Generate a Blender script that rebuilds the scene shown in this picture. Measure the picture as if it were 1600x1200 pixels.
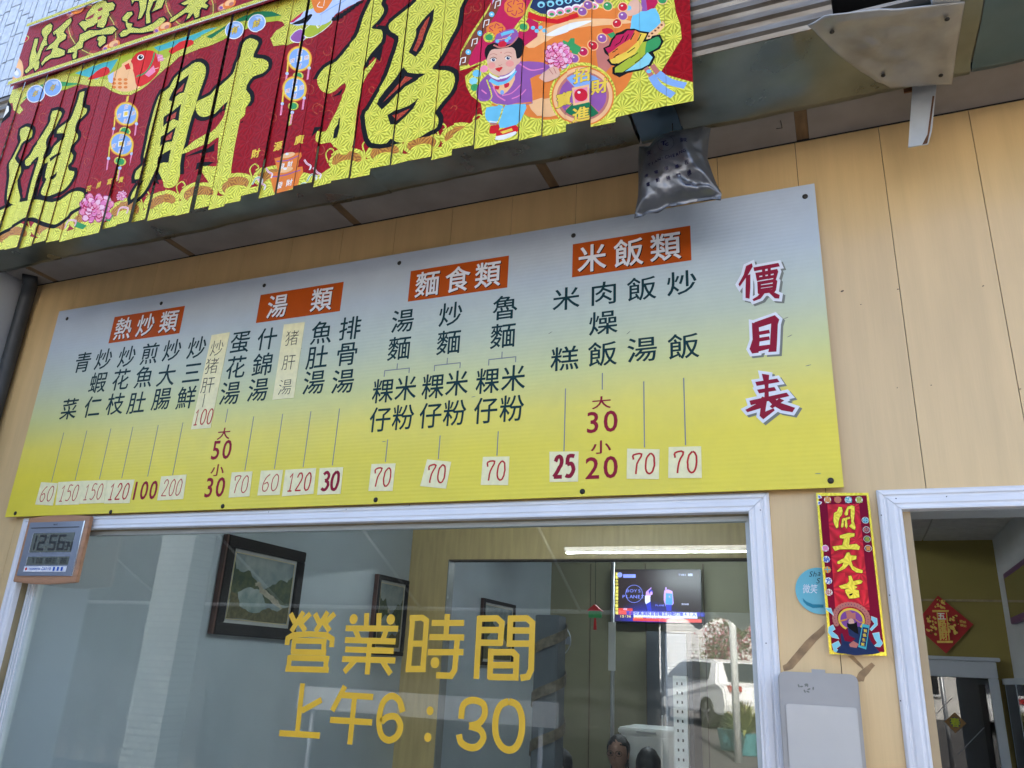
import bpy, bmesh, math, random
import numpy as np
from mathutils import noise as mn
from mathutils import Vector, Matrix
random.seed(7)
R = math.radians
for o in list(bpy.data.objects): bpy.data.objects.remove(o)
SC = bpy.context.scene
COL = SC.collection

# ------------------------------------------------------------------ camera
F, CX, CY = 1233.0, 800.0, 600.0
CAM = np.array([0.0, -2.2, 1.6])
def cam_axes(y, p, r):
    fwd = np.array([math.sin(y)*math.cos(p), math.cos(y)*math.cos(p), math.sin(p)])
    right = np.array([math.cos(y), -math.sin(y), 0.0]); up = np.cross(right, fwd)
    return right*math.cos(r)+up*math.sin(r), -right*math.sin(r)+up*math.cos(r), fwd
AR, AU, AF = cam_axes(R(-23.12), R(19.76), R(2.85))
cd = bpy.data.cameras.new('camera'); cam = bpy.data.objects.new('camera', cd); COL.objects.link(cam)
cam.matrix_world = Matrix(((AR[0],AU[0],-AF[0],CAM[0]),(AR[1],AU[1],-AF[1],CAM[1]),(AR[2],AU[2],-AF[2],CAM[2]),(0,0,0,1)))
cd.sensor_width = 36; cd.lens = F/1600*36; cd.clip_end = 600; cd.clip_start = .02
SC.camera = cam

# ------------------------------------------------------------------ light
W = bpy.data.worlds.new('World'); SC.world = W; W.use_nodes = True
nt = W.node_tree; bg = nt.nodes['Background']
sky = nt.nodes.new('ShaderNodeTexSky'); sky.sky_type = 'NISHITA'; sky.sun_disc = False
sky.dust_density = 5.0; sky.air_density = .8; sky.ozone_density = .3
SUN_EL, SUN_AZ = 47, 20          # the sun stands high behind the shop
sky.sun_elevation = R(SUN_EL); sky.sun_rotation = R(SUN_AZ)
nt.links.new(sky.outputs[0], bg.inputs[0]); bg.inputs[1].default_value = 0.15
sl = bpy.data.lights.new('sun', 'SUN'); sl.energy = 4.0; sl.angle = R(.5); sl.color = (1, .95, .87)
so = bpy.data.objects.new('sun', sl); COL.objects.link(so)
sd = Vector((math.sin(R(SUN_AZ))*math.cos(R(SUN_EL)), math.cos(R(SUN_AZ))*math.cos(R(SUN_EL)), math.sin(R(SUN_EL))))
so.rotation_euler = sd.to_track_quat('Z', 'Y').to_euler(); so.location = (2, 4, 9)
SC.view_settings.view_transform = 'Standard'; SC.view_settings.look = 'None'
SC.view_settings.gamma = 1; SC.view_settings.use_curve_mapping = False
SC.view_settings.exposure = 2.43

# ------------------------------------------------------------------ measuring: a point of the place from its direction and its plane
def ray(x, y): return AR*(x-CX)/F - AU*(y-CY)/F + AF
def on(ax, v, x, y):
    d = ray(x, y); return CAM + d*((v-CAM[ax])/d[ax])
def wp(x, y, Y=0.0):             # (X, Z) on the upright plane at depth Y
    q = on(1, Y, x, y); return float(q[0]), float(q[2])

# ------------------------------------------------------------------ materials
MATS = {}
def nd(t, typ, **kw):
    n = t.nodes.new(typ)
    for k, v in kw.items(): setattr(n, k, v)
    return n
def math_n(t, op, a, b=None, c=None):
    n = t.nodes.new('ShaderNodeMath'); n.operation = op
    for i, v in enumerate((a, b, c)):
        if v is None: continue
        if isinstance(v, (int, float)): n.inputs[i].default_value = v
        else: t.links.new(v, n.inputs[i])
    return n.outputs[0]
def mat(name, col, rough=.6, metal=0., var=.12, scale=6., stretch=(1,1,1), bump=0., bscale=40., coat=0., emit=None, estr=0., col2=None, detail=5., spec=.5, rvar=0.):
    if name in MATS: return MATS[name]
    m = bpy.data.materials.new(name); m.use_nodes = True; t = m.node_tree; b = t.nodes['Principled BSDF']
    MATS[name] = m
    b.inputs['Roughness'].default_value = rough; b.inputs['Metallic'].default_value = metal
    b.inputs['Coat Weight'].default_value = coat; b.inputs['Coat Roughness'].default_value = .15
    b.inputs['Specular IOR Level'].default_value = spec
    tc = nd(t, 'ShaderNodeTexCoord'); mp = nd(t, 'ShaderNodeMapping'); mp.inputs['Scale'].default_value = stretch
    t.links.new(tc.outputs['Object'], mp.inputs[0])
    if var > 0 or col2:
        n = nd(t, 'ShaderNodeTexNoise'); n.inputs['Scale'].default_value = scale; n.inputs['Detail'].default_value = detail
        t.links.new(mp.outputs[0], n.inputs['Vector'])
        r = nd(t, 'ShaderNodeValToRGB'); r.color_ramp.elements[0].position = .33; r.color_ramp.elements[1].position = .67
        c2 = col2 or tuple(min(1, c*(1+var)) for c in col)
        c1 = col if col2 else tuple(c*(1-var) for c in col)
        r.color_ramp.elements[0].color = (*c1, 1); r.color_ramp.elements[1].color = (*c2, 1)
        t.links.new(n.outputs[0], r.inputs[0]); t.links.new(r.outputs[0], b.inputs['Base Color'])
        if rvar:
            t.links.new(math_n(t, 'MULTIPLY_ADD', n.outputs[0], rvar, rough-rvar/2), b.inputs['Roughness'])
    else: b.inputs['Base Color'].default_value = (*col, 1)
    if bump:
        n2 = nd(t, 'ShaderNodeTexNoise'); n2.inputs['Scale'].default_value = bscale; n2.inputs['Detail'].default_value = 4
        t.links.new(mp.outputs[0], n2.inputs['Vector'])
        bp = nd(t, 'ShaderNodeBump'); bp.inputs['Strength'].default_value = bump; bp.inputs['Distance'].default_value = .01
        t.links.new(n2.outputs[0], bp.inputs['Height']); t.links.new(bp.outputs[0], b.inputs['Normal'])
    if emit:
        b.inputs['Emission Color'].default_value = (*emit, 1); b.inputs['Emission Strength'].default_value = estr
    return m
def foil(name, c1, c2, cell=.05, metal=.6, rough=.28, amt=.5, spokes=9):
    """embossed foil: star bursts pressed into a grid"""
    m = bpy.data.materials.new(name); m.use_nodes = True; t = m.node_tree; b = t.nodes['Principled BSDF']; MATS[name] = m
    tc = nd(t, 'ShaderNodeTexCoord'); sep = nd(t, 'ShaderNodeSeparateXYZ'); t.links.new(tc.outputs['Object'], sep.inputs[0])
    u = math_n(t, 'DIVIDE', sep.outputs[0], cell); v = math_n(t, 'DIVIDE', sep.outputs[2], cell*1.15)
    row = math_n(t, 'FLOOR', u); off = math_n(t, 'MULTIPLY', math_n(t, 'MODULO', math_n(t, 'ABSOLUTE', row), 2.), .5)
    fu = math_n(t, 'SUBTRACT', math_n(t, 'FRACT', u), .5); fv = math_n(t, 'SUBTRACT', math_n(t, 'FRACT', math_n(t, 'ADD', v, off)), .5)
    nz = nd(t, 'ShaderNodeTexNoise'); nz.inputs['Scale'].default_value = 22; t.links.new(tc.outputs['Object'], nz.inputs['Vector'])
    ang = math_n(t, 'ADD', math_n(t, 'MULTIPLY', math_n(t, 'ARCTAN2', fv, fu), float(spokes)), math_n(t, 'MULTIPLY', nz.outputs[0], 1.5))
    s = math_n(t, 'SINE', ang); s2 = math_n(t, 'MULTIPLY_ADD', s, .5, .5)
    nz2 = nd(t, 'ShaderNodeTexNoise'); nz2.inputs['Scale'].default_value = 60; t.links.new(tc.outputs['Object'], nz2.inputs['Vector'])
    f = math_n(t, 'MULTIPLY_ADD', nz2.outputs[0], .45, math_n(t, 'MULTIPLY_ADD', s2, amt, .12))
    r = nd(t, 'ShaderNodeValToRGB'); r.color_ramp.elements[0].position = .28; r.color_ramp.elements[1].position = .95
    r.color_ramp.elements[0].color = (*c1, 1); r.color_ramp.elements[1].color = (*c2, 1)
    t.links.new(f, r.inputs[0]); t.links.new(r.outputs[0], b.inputs['Base Color'])
    bp = nd(t, 'ShaderNodeBump'); bp.inputs['Strength'].default_value = .38; bp.inputs['Distance'].default_value = .003
    t.links.new(f, bp.inputs['Height']); t.links.new(bp.outputs[0], b.inputs['Normal'])
    b.inputs['Metallic'].default_value = metal; b.inputs['Roughness'].default_value = rough
    return m
def flat(name, col, rough=.5, **kw): return mat(name, col, rough, var=.04, scale=30, spec=.12, **kw)

foil('gold_foil', (.40,.32,.012), (1.0,.86,.10), cell=.047, spokes=13, metal=.8, rough=.30)
foil('red_foil', (.26,.001,.003), (.50,.003,.007), cell=.055, metal=.85, rough=.38, amt=.3)
foil('bright_red_foil', (.28,.002,.010), (.60,.010,.03), cell=.07, metal=.6, rough=.28, amt=.5)
MATS['bright_red_foil'].node_tree.nodes['Bump'].inputs['Distance'].default_value = .0012
flat('ink_black', (.004,.004,.004), .6); flat('maroon', (.15,.004,.022), .35, metal=.6)
M_BOARD = None

# ------------------------------------------------------------------ geometry helpers
def new_obj(name, me, m=None, parent=None, smooth=False):
    o = bpy.data.objects.new(name, me); COL.objects.link(o)
    if m is not None and not me.materials: me.materials.append(MATS[m] if isinstance(m, str) else m)
    if parent is not None:
        o.parent = parent; o.matrix_parent_inverse = Matrix.Identity(4)
        me.transform(Matrix.Translation(-Vector(parent['org']))) if 'org' in parent else None
        if 'org' in parent: o['org'] = list(parent['org'])
    if smooth:
        for p in me.polygons: p.use_smooth = True
    return o
def thing(name, label, cat, loc, group=None, kind=None):
    o = bpy.data.objects.new(name, None); COL.objects.link(o); o.location = loc; o['org'] = list(map(float, loc))
    o.empty_display_size = .1
    if kind: o['kind'] = kind
    else: o['label'] = label; o['category'] = cat
    if group: o['group'] = group
    return o
def tag(o, label, cat, group=None):
    o['label'] = label; o['category'] = cat
    if group: o['group'] = group
    return o
def struct(o): o['kind'] = 'structure'; return o
def mesh(name, vs, fs):
    me = bpy.data.meshes.new(name); me.from_pydata([tuple(map(float, v)) for v in vs], [], fs); me.update(); return me
def box_bm(bm, x0, x1, y0, y1, z0, z1, M=None):
    vs = [bm.verts.new((x, y, z)) for x in (x0, x1) for y in (y0, y1) for z in (z0, z1)]
    if M is not None:
        for v in vs: v.co = M @ v.co
    for f in ((0,1,3,2),(4,6,7,5),(0,4,5,1),(2,3,7,6),(0,2,6,4),(1,5,7,3)): bm.faces.new([vs[i] for i in f])
def bm_obj(name, bm, m, parent=None, bevel=0., smooth=False):
    bmesh.ops.recalc_face_normals(bm, faces=bm.faces)
    if bevel: bmesh.ops.bevel(bm, geom=list(bm.edges), offset=bevel, segments=2, affect='EDGES', clamp_overlap=True)
    me = bpy.data.meshes.new(name); bm.to_mesh(me); bm.free()
    return new_obj(name, me, m, parent, smooth)
def box(name, x0, x1, y0, y1, z0, z1, m, parent=None, bevel=0., M=None):
    bm = bmesh.new(); box_bm(bm, x0, x1, y0, y1, z0, z1, M); return bm_obj(name, bm, m, parent, bevel)
def prism(name, pts, y0, y1, m, parent=None, bevel=0.):
    """outline in (X,Z), extruded from y0 (front) to y1"""
    n = len(pts); vs = [(x, y0, z) for x, z in pts]+[(x, y1, z) for x, z in pts]
    fs = [list(range(n)), list(range(2*n-1, n-1, -1))]+[[i, (i+1)%n, n+(i+1)%n, n+i] for i in range(n)]
    me = mesh(name, vs, fs); bm = bmesh.new(); bm.from_mesh(me); bpy.data.meshes.remove(me)
    return bm_obj(name, bm, m, parent, bevel)
def tube_bm(bm, pts, r, n=8, r2=None):
    pts = [Vector(p) for p in pts]; rings = []
    for i, p in enumerate(pts):
        d = (pts[min(i+1, len(pts)-1)]-pts[max(i-1, 0)]).normalized()
        a = d.orthogonal().normalized() if i == 0 else (rings[-1][1]-d*rings[-1][1].dot(d)).normalized()
        c = d.cross(a); rr = r if r2 is None else r+(r2-r)*i/(len(pts)-1)
        rings.append(([bm.verts.new(p+(a*math.cos(t*2*math.pi/n)+c*math.sin(t*2*math.pi/n))*rr) for t in range(n)], a))
    for i in range(len(pts)-1):
        A, B = rings[i][0], rings[i+1][0]
        for k in range(n): bm.faces.new((A[k], A[(k+1)%n], B[(k+1)%n], B[k]))
    bm.faces.new(rings[0][0][::-1]); bm.faces.new(rings[-1][0])
def tube(name, pts, r, m, parent=None, n=10, r2=None):
    bm = bmesh.new(); tube_bm(bm, pts, r, n, r2); return bm_obj(name, bm, m, parent, smooth=True)

# filled outline (X,Z) -> list of (verts2d, tris); holes and growing handled by a 2D curve
def fill(polys, grow=0.):
    c = bpy.data.curves.new('c', 'CURVE'); c.dimensions = '2D'; c.fill_mode = 'BOTH'; c.resolution_u = 1
    for p in polys:
        s = c.splines.new('POLY'); s.points.add(len(p)-1); s.use_cyclic_u = True
        a = sum(p[i][0]*p[(i+1)%len(p)][1]-p[(i+1)%len(p)][0]*p[i][1] for i in range(len(p)))
        q = p if a < 0 else p[::-1]
        for i, (x, z) in enumerate(q): s.points[i].co = (x, z, 0, 1)
    o = bpy.data.objects.new('c', c); COL.objects.link(o)
    if grow: c.offset = grow
    me = bpy.data.meshes.new_from_object(o)
    v = [(p.co.x, p.co.y) for p in me.vertices]; f = [tuple(p.vertices) for p in me.polygons]
    bpy.data.objects.remove(o); bpy.data.curves.remove(c); bpy.data.meshes.remove(me)
    return v, f
def glyph(ch, grow=0., res=3):
    c = bpy.data.curves.new('t', 'FONT'); c.body = ch; c.size = 1; c.align_x = 'CENTER'; c.resolution_u = res
    c.offset = grow
    o = bpy.data.objects.new('t', c); COL.objects.link(o); me = bpy.data.meshes.new_from_object(o)
    v = [(p.co.x, p.co.y) for p in me.vertices]; f = [tuple(p.vertices) for p in me.polygons]
    bpy.data.objects.remove(o); bpy.data.curves.remove(c); bpy.data.meshes.remove(me)
    if not v: return v, f
    xs = [a for a, b in v]; ys = [b for a, b in v]
    cx, cy, h = (min(xs)+max(xs))/2, (min(ys)+max(ys))/2, max(ys)-min(ys)
    return [(a-cx, b-cy) for a, b in v], f
GL = {}
def gl(ch, grow=0.):
    """outline of a character; a bolder weight is struck several times a hair's breadth apart"""
    k = (ch, round(grow, 4))
    if k not in GL:
        if grow <= 0: v, f = glyph(ch, grow); GL[k] = [(a, b, 0.) for a, b in v], f
        else:
            if (ch, 0.) not in GL: gl(ch, 0.)
            v0, f0 = GL[(ch, 0.)]; V, Fc = [], []
            n = 8 if grow > .02 else 6
            for i in range(n):
                a = i*2*math.pi/n+.3; b0 = len(V)
                V += [(x+grow*math.cos(a), y+grow*math.sin(a), i*4e-6) for x, y, _ in v0]; Fc += [tuple(b0+j for j in q) for q in f0]
            GL[k] = V, Fc
    return GL[k]
class Print:
    """flat lettering and marks, gathered into one mesh lying at depth y (each mark 0.05 mm above the one before)"""
    def __init__(s, y, step=.00005): s.v = []; s.f = []; s.y = y; s.step = step; s.mi = []; s.m = []
    def add(s, v, f, m):
        if m not in s.m: s.m.append(m)
        b = len(s.v); s.v += [(q[0], s.y+(q[2] if len(q) > 2 else 0), q[1]) for q in v]; s.f += [tuple(b+i for i in q) for q in f]
        s.mi += [s.m.index(m)]*len(f); s.y -= s.step
    def text(s, st, x, z, h, m, grow=0., wx=1., rot=0., pitch=1.0, vertical=False, skew=0.):
        n = len(st)
        for i, ch in enumerate(st):
            v, f = gl(ch, grow)
            k = (i-(n-1)/2)*h*pitch
            ox, oz = (0, -k) if vertical else (k*wx, 0)
            pts = []
            for a, b, e_ in v:
                a, b = a*h*wx+ox+b*skew*h, b*h+oz
                pts.append((x+a*math.cos(rot)-b*math.sin(rot), z+a*math.sin(rot)+b*math.cos(rot), e_))
            s.add(pts, f, m)
    def poly(s, pts, m, grow=0.):
        v, f = fill([pts], grow); s.add(v, f, m)
    def ell(s, cx, cz, rx, rz, m, n=20, rot=0.):
        p = [(rx*math.cos(t*2*math.pi/n), rz*math.sin(t*2*math.pi/n)) for t in range(n)]
        s.add([(cx+a*math.cos(rot)-b*math.sin(rot), cz+a*math.sin(rot)+b*math.cos(rot)) for a, b in p], [tuple(range(n))], m)
    def rect(s, x0, z0, x1, z1, m): s.add([(x0,z0),(x1,z0),(x1,z1),(x0,z1)], [(0,1,2,3)], m)
    def stroke(s, pts, w, m):
        pts = [Vector(p) for p in pts]; L = []; Rr = []
        for i, p in enumerate(pts):
            a = (p-pts[i-1]).normalized() if i else (pts[1]-p).normalized()
            b = (pts[i+1]-p).normalized() if i < len(pts)-1 else a
            n = Vector((-(a.y+b.y), a.x+b.x)); n.normalize()
            k = w/2/max(.6, abs(n.dot(Vector((-a.y, a.x)))))
            L.append(p+n*k); Rr.append(p-n*k)
        v = [tuple(q) for q in L]+[tuple(q) for q in Rr]; n = len(pts)
        s.add(v, [(i, n+i, n+i+1, i+1) for i in range(n-1)], m)
    def build(s, name, parent=None, label=None):
        me = mesh(name, s.v, s.f)
        for m in s.m: me.materials.append(MATS[m])
        me.polygons.foreach_set('material_index', s.mi); me.update()
        bm = bmesh.new(); bm.from_mesh(me)
        for f in bm.faces:
            if f.normal.y > 0: f.normal_flip()
        bm.to_mesh(me); bm.free()
        o = new_obj(name, me, None, parent)
        if label: o['label'] = label
        return o

# ------------------------------------------------------------------ main materials
def wood_panel_mat():
    m = mat('laminate', (.645,.445,.205), .33, var=.06, scale=2.2, stretch=(9,1,.8), coat=.35, bump=.04, bscale=9)
    t = m.node_tree; b = t.nodes['Principled BSDF']
    # faint fine vertical grain over the broad one, a little different from board to board
    ramp = b.inputs['Base Color'].links[0].from_socket
    tc = t.nodes['Texture Coordinate']; mp = nd(t, 'ShaderNodeMapping'); mp.inputs['Scale'].default_value = (160, 1, 3.5)
    t.links.new(tc.outputs['Object'], mp.inputs[0]); n = nd(t, 'ShaderNodeTexNoise'); n.inputs['Scale'].default_value = 2.2; n.inputs['Detail'].default_value = 8
    t.links.new(mp.outputs[0], n.inputs['Vector'])
    oi = nd(t, 'ShaderNodeObjectInfo')
    k = math_n(t, 'ADD', math_n(t, 'MULTIPLY_ADD', n.outputs[0], .11, .94), math_n(t, 'MULTIPLY', oi.outputs['Random'], .05))
    mx = nd(t, 'ShaderNodeMix', data_type='RGBA', blend_type='MULTIPLY'); mx.inputs[0].default_value = 1
    t.links.new(ramp, mx.inputs[6]); t.links.new(k, mx.inputs[7]); t.links.new(mx.outputs[2], b.inputs['Base Color'])
    # blistered varnish: wide dim bumps break the sheen
    bp = b.inputs['Normal'].links[0].from_node; bp.inputs['Distance'].default_value = .02
wood_panel_mat()
mat('groove_dark', (.09,.06,.035), .8)
mat('white_trim', (.76,.76,.77), .5, var=.04, scale=5)
mat('jamb_ply', (.33,.26,.14), .6, var=.2, scale=5, stretch=(6,1,1))
mat('bead', (.55,.60,.60), .3, var=.05)
mat('soffit_board', (.27,.25,.23), .85, var=.16, scale=5, bump=.1, bscale=14)
mat('batten', (.17,.105,.05), .7, var=.3, scale=10, stretch=(4,1,1))
mat('galvanised', (.19,.21,.185), .30, metal=.85, var=.25, scale=5, bump=.22, bscale=6, rvar=.3)
mat('galvanised_blue', (.10,.17,.23), .28, metal=.75, var=.2, scale=3, bump=.1, bscale=4)
mat('old_aluminium', (.33,.33,.32), .42, metal=.6, var=.2, scale=9, bump=.22, bscale=8, rvar=.2)
mat('rib_steel', (.24,.22,.19), .45, metal=.7, var=.30, scale=6, stretch=(1,1,5), bump=.1, bscale=20, col2=(.13,.10,.07))
mat('tin_strip', (.50,.53,.55), .45, metal=.35, var=.07, scale=20, bump=.05)
mat('rust', (.12,.05,.02), .9, var=.4, scale=30)
mat('gap_black', (.01,.01,.01), .9)
mat('facade_tile', (.50,.56,.62), .25, var=.12, scale=40, coat=.3, bump=.15, bscale=60)
mat('mortar', (.24,.27,.30), .9)
mat('side_plaster', (.52,.55,.58), .7, var=.08, scale=3)
mat('pipe_dark', (.035,.04,.045), .5, var=.3)
mat('grey_paint', (.40,.46,.50), .45, var=.05, scale=2.5, bump=.04, bscale=20, coat=.15)
mat('partition_ply', (.52,.39,.17), .5, var=.12, scale=3, stretch=(9,9,1), bump=.05)
mat('olive_wall', (.20,.19,.115), .6, var=.06, scale=3)
mat('mustard_wall', (.27,.215,.05), .6, var=.06, scale=3)
mat('white_wall', (.55,.57,.58), .6, var=.05, scale=3)
mat('room_tile', (.40,.39,.36), .9, var=.08, scale=18)
mat('room_floor', (.16,.15,.14), .4, var=.15, scale=4)
mat('asphalt', (.085,.082,.08), .9, var=.18, scale=6, bump=.3, bscale=120)
mat('forecourt_concrete', (.13,.12,.11), .85, var=.15, scale=2, bump=.2, bscale=60)
mat('screw_head', (.03,.028,.025), .4, metal=.6)
flat('ink_green', (.006,.035,.04), .35); flat('ink_crimson', (.28,.008,.03), .35); flat('ink_white', (.75,.76,.80), .4)
flat('ink_orange', (.44,.075,.008), .35); flat('ink_grey', (.22,.24,.26), .4); flat('ink_shadow', (.20,.21,.18), .5)
flat('marker_red', (.50,.02,.02), .4); flat('marker_black', (.03,.03,.035), .4)
mat('sticker_paper', (.86,.79,.46), .65, var=.06, scale=50)
mat('vinyl_yellow', (.70,.42,.025), .42, var=.04, scale=12)

def board_mat():
    m = bpy.data.materials.new('board_print'); m.use_nodes = True; t = m.node_tree; b = t.nodes['Principled BSDF']; MATS['board_print'] = m
    tc = nd(t, 'ShaderNodeTexCoord'); sep = nd(t, 'ShaderNodeSeparateXYZ'); t.links.new(tc.outputs['Object'], sep.inputs[0])
    h = math_n(t, 'DIVIDE', sep.outputs[2], .917)
    n = nd(t, 'ShaderNodeTexNoise'); n.inputs['Scale'].default_value = 1.5; t.links.new(tc.outputs['Object'], n.inputs['Vector'])
    h = math_n(t, 'ADD', h, math_n(t, 'MULTIPLY_ADD', n.outputs[0], .05, -.025))
    r = nd(t, 'ShaderNodeValToRGB'); e = r.color_ramp.elements
    e[0].position = 0; e[0].color = (.80,.66,.035,1); e[1].position = 1; e[1].color = (.50,.57,.66,1)
    for p, c in ((.18,(.80,.66,.04)), (.30,(.79,.67,.09)), (.44,(.62,.63,.24)), (.60,(.52,.57,.42)), (.80,(.48,.55,.60))):
        q = e.new(p); q.color = (*c, 1)
    t.links.new(h, r.inputs[0])
    n3 = nd(t, 'ShaderNodeTexNoise'); n3.inputs['Scale'].default_value = 4; n3.inputs['Detail'].default_value = 9; n3.inputs['Roughness'].default_value = .7; t.links.new(tc.outputs['Object'], n3.inputs['Vector'])
    mx = nd(t, 'ShaderNodeMix', data_type='RGBA', blend_type='MULTIPLY'); mx.inputs[0].default_value = 1; t.links.new(r.outputs[0], mx.inputs[6]); t.links.new(math_n(t, 'MULTIPLY_ADD', n3.outputs[0], .30, .83), mx.inputs[7]); t.links.new(mx.outputs[2], b.inputs['Base Color'])
    t.links.new(math_n(t, 'MULTIPLY_ADD', n3.outputs[0], .35, .22), b.inputs['Roughness'])
    s = math_n(t, 'SINE', math_n(t, 'MULTIPLY', sep.outputs[2], 2*math.pi/.0125))   # the flutes of the corrugated plastic
    bp = nd(t, 'ShaderNodeBump'); bp.inputs['Strength'].default_value = .10; bp.inputs['Distance'].default_value = .0010
    t.links.new(s, bp.inputs['Height']); t.links.new(bp.outputs[0], b.inputs['Normal'])
    b.inputs['Coat Weight'].default_value = .08
board_mat()
def glass_mat(name, tint=(.93,.97,.96), f0=.085, dirt=.004):
    m = bpy.data.materials.new(name); m.use_nodes = True; t = m.node_tree; MATS[name] = m
    for n in list(t.nodes):
        if n.type == 'BSDF_PRINCIPLED': t.nodes.remove(n)
    out = [n for n in t.nodes if n.type == 'OUTPUT_MATERIAL'][0]
    g = nd(t, 'ShaderNodeNewGeometry'); vm = nd(t, 'ShaderNodeVectorMath', operation='DOT_PRODUCT')
    t.links.new(g.outputs['Normal'], vm.inputs[0]); t.links.new(g.outputs['Incoming'], vm.inputs[1])
    d = math_n(t, 'SUBTRACT', 1., math_n(t, 'ABSOLUTE', vm.outputs['Value']))
    fr = math_n(t, 'MULTIPLY_ADD', math_n(t, 'POWER', d, 5.), 1-f0, f0)
    tr = nd(t, 'ShaderNodeBsdfTransparent'); tr.inputs[0].default_value = (*tint, 1)
    gs = nd(t, 'ShaderNodeBsdfGlossy'); gs.inputs['Roughness'].default_value = 0.0
    mx = nd(t, 'ShaderNodeMixShader'); t.links.new(fr, mx.inputs[0]); t.links.new(tr.outputs[0], mx.inputs[1]); t.links.new(gs.outputs[0], mx.inputs[2])
    df = nd(t, 'ShaderNodeBsdfDiffuse'); df.inputs[0].default_value = (.7,.75,.78,1)
    nz = nd(t, 'ShaderNodeTexNoise'); nz.inputs['Scale'].default_value = 2.5; nz.inputs['Detail'].default_value = 8
    tc = nd(t, 'ShaderNodeTexCoord'); t.links.new(tc.outputs['Object'], nz.inputs['Vector'])
    mx2 = nd(t, 'ShaderNodeMixShader'); t.links.new(math_n(t, 'MULTIPLY', nz.outputs[0], dirt*2), mx2.inputs[0])
    t.links.new(mx.outputs[0], mx2.inputs[1]); t.links.new(df.outputs[0], mx2.inputs[2]); t.links.new(mx2.outputs[0], out.inputs[0])
glass_mat('window_glass'); glass_mat('door_glass', tint=(.30,.36,.36), f0=.06)

# ------------------------------------------------------------------ the place: ground
ZC = 3.172          # soffit height
def sheet(name, x0, x1, prof, m):
    """prof: list of (y,z)"""
    vs = []; fs = []
    for i, (y, z) in enumerate(prof): vs += [(x0, y, z), (x1, y, z)]
    for i in range(len(prof)-1): fs.append((2*i, 2*i+1, 2*i+3, 2*i+2))
    return new_obj(name, mesh(name, vs, fs), m)
struct(sheet('road', -300, 300, [(-300,.56),(-17,.56),(-3.4,0.0),(9,0.0),(300,0)], 'asphalt'))
struct(box('forecourt', -9, 4, -3.3, -.02, .005, .10, 'forecourt_concrete'))
struct(box('indoor_floor', -3.2, 2.2, .10, 6.4, .01, .12, 'room_floor'))

# ------------------------------------------------------------------ front wall of laminate boards with window and door openings
PX0 = wp(1372,197)[0]; PITCH = .236
WX0, WX1, WZ0, WZ1 = -2.97, -.226, .90, 2.020      # window opening (inside the trim)
DX0, DX1, DZ1 = .147, 1.15, 2.016                  # door opening
shop_wall = thing('shop_wall', 'tan wood-look panel wall around the menu board, window and doorway', 'wall', (0,0,0))
box('wall_backing', -3.42, WX0-.05, .012, .1, 0, ZC+.6, 'groove_dark', shop_wall)
box('wall_backing', WX0-.05, DX1+.05, .012, .1, WZ1+.03, ZC+.6, 'groove_dark', shop_wall)
box('wall_backing', WX1+.03, DX0-.03, .012, .1, 0, WZ1+.03, 'groove_dark', shop_wall)
box('wall_backing', WX0-.05, WX1+.03, .012, .1, 0, WZ0-.05, 'groove_dark', shop_wall)
box('wall_backing', DX1+.05, 3.0, .012, .1, 0, ZC+.6, 'groove_dark', shop_wall)
k = math.floor((-3.40-PX0)/PITCH)
while PX0+k*PITCH < 2.9:
    a, b = PX0+k*PITCH+.0009, PX0+(k+1)*PITCH-.0009; k += 1
    a = max(a, -3.40)
    cuts = []          # z-spans left after openings, splitting the board sideways where an opening starts inside it
    xs = sorted({a, b} | {x for x in (WX0-.03, WX1+.03, DX0-.03, DX1+.03) if a < x < b})
    for x0, x1 in zip(xs, xs[1:]):
        if x1-x0 < .004: continue
        mid = (x0+x1)/2
        if WX0-.03 < mid < WX1+.03: spans = [(.1, WZ0-.03), (WZ1+.03, ZC+.01)]
        elif DX0-.03 < mid < DX1+.03: spans = [(DZ1+.03, ZC+.01)]
        else: spans = [(.1, ZC+.01)]
        for z0, z1 in spans: cuts.append((x0, x1, z0, z1))
    bm = bmesh.new()
    if len(cuts) == 1: box_bm(bm, cuts[0][0], cuts[0][1], 0, .011, cuts[0][2], cuts[0][3])
    else:
        for c in cuts: box_bm(bm, c[0], c[1], 0, .011, c[2], c[3])
    bm_obj('wall_panel', bm, 'laminate', shop_wall)
# scuffs and nail holes on the boards
pr = Print(-.0006)
mat('scuff', (.10,.06,.03), .8)
for x, y, s in ((1316,455,2.2),(1403,452,1.3),(1402,606,.9),(1345,476,1),(1536,447,1.4),(1594,608,1.2),(1455,602,1)):
    X, Z = wp(x, y); pr.ell(X, Z, .0022*s, .0012*s, 'scuff', 8, rot=random.random())
pr.build('scuff_marks', shop_wall)

# ------------------------------------------------------------------ moulded trim round openings
PROF = [(0,0),(0,.010),(.006,.016),(.013,.017),(.016,.012),(.019,.012),(.023,.018),(.036,.022),(.040,.019),(.044,.019),(.048,.024),(.052,.024),(.054,.018),(.054,0)]
def moulding(name, p0, p1, inward, m, parent, w=1.0, gap=.0008, prof=PROF, m0=1, m1=1):
    """a length of moulding from corner p0 to p1 (outer corners, XZ); its section runs inward; mitred at both ends"""
    p0, p1, n = Vector(p0), Vector(p1), Vector(inward); d = (p1-p0).normalized()
    vs = []; N = len(prof)
    for (p, s, mi) in ((p0, 1, m0), (p1, -1, m1)):
        for u, h in prof:
            q = p+n*u*w+d*s*(u*w*mi+gap); vs.append((q.x, -h-.0005, q.y))
    fs = [(i, i+1, N+i+1, N+i) for i in range(N-1)]+[(N-1, 0, N, 2*N-1), tuple(range(N)), tuple(range(2*N-1, N-1, -1))]
    bm = bmesh.new(); me = mesh(name, vs, fs); bm.from_mesh(me); return bm_obj(name, bm, m, parent)
TW = .055
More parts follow.
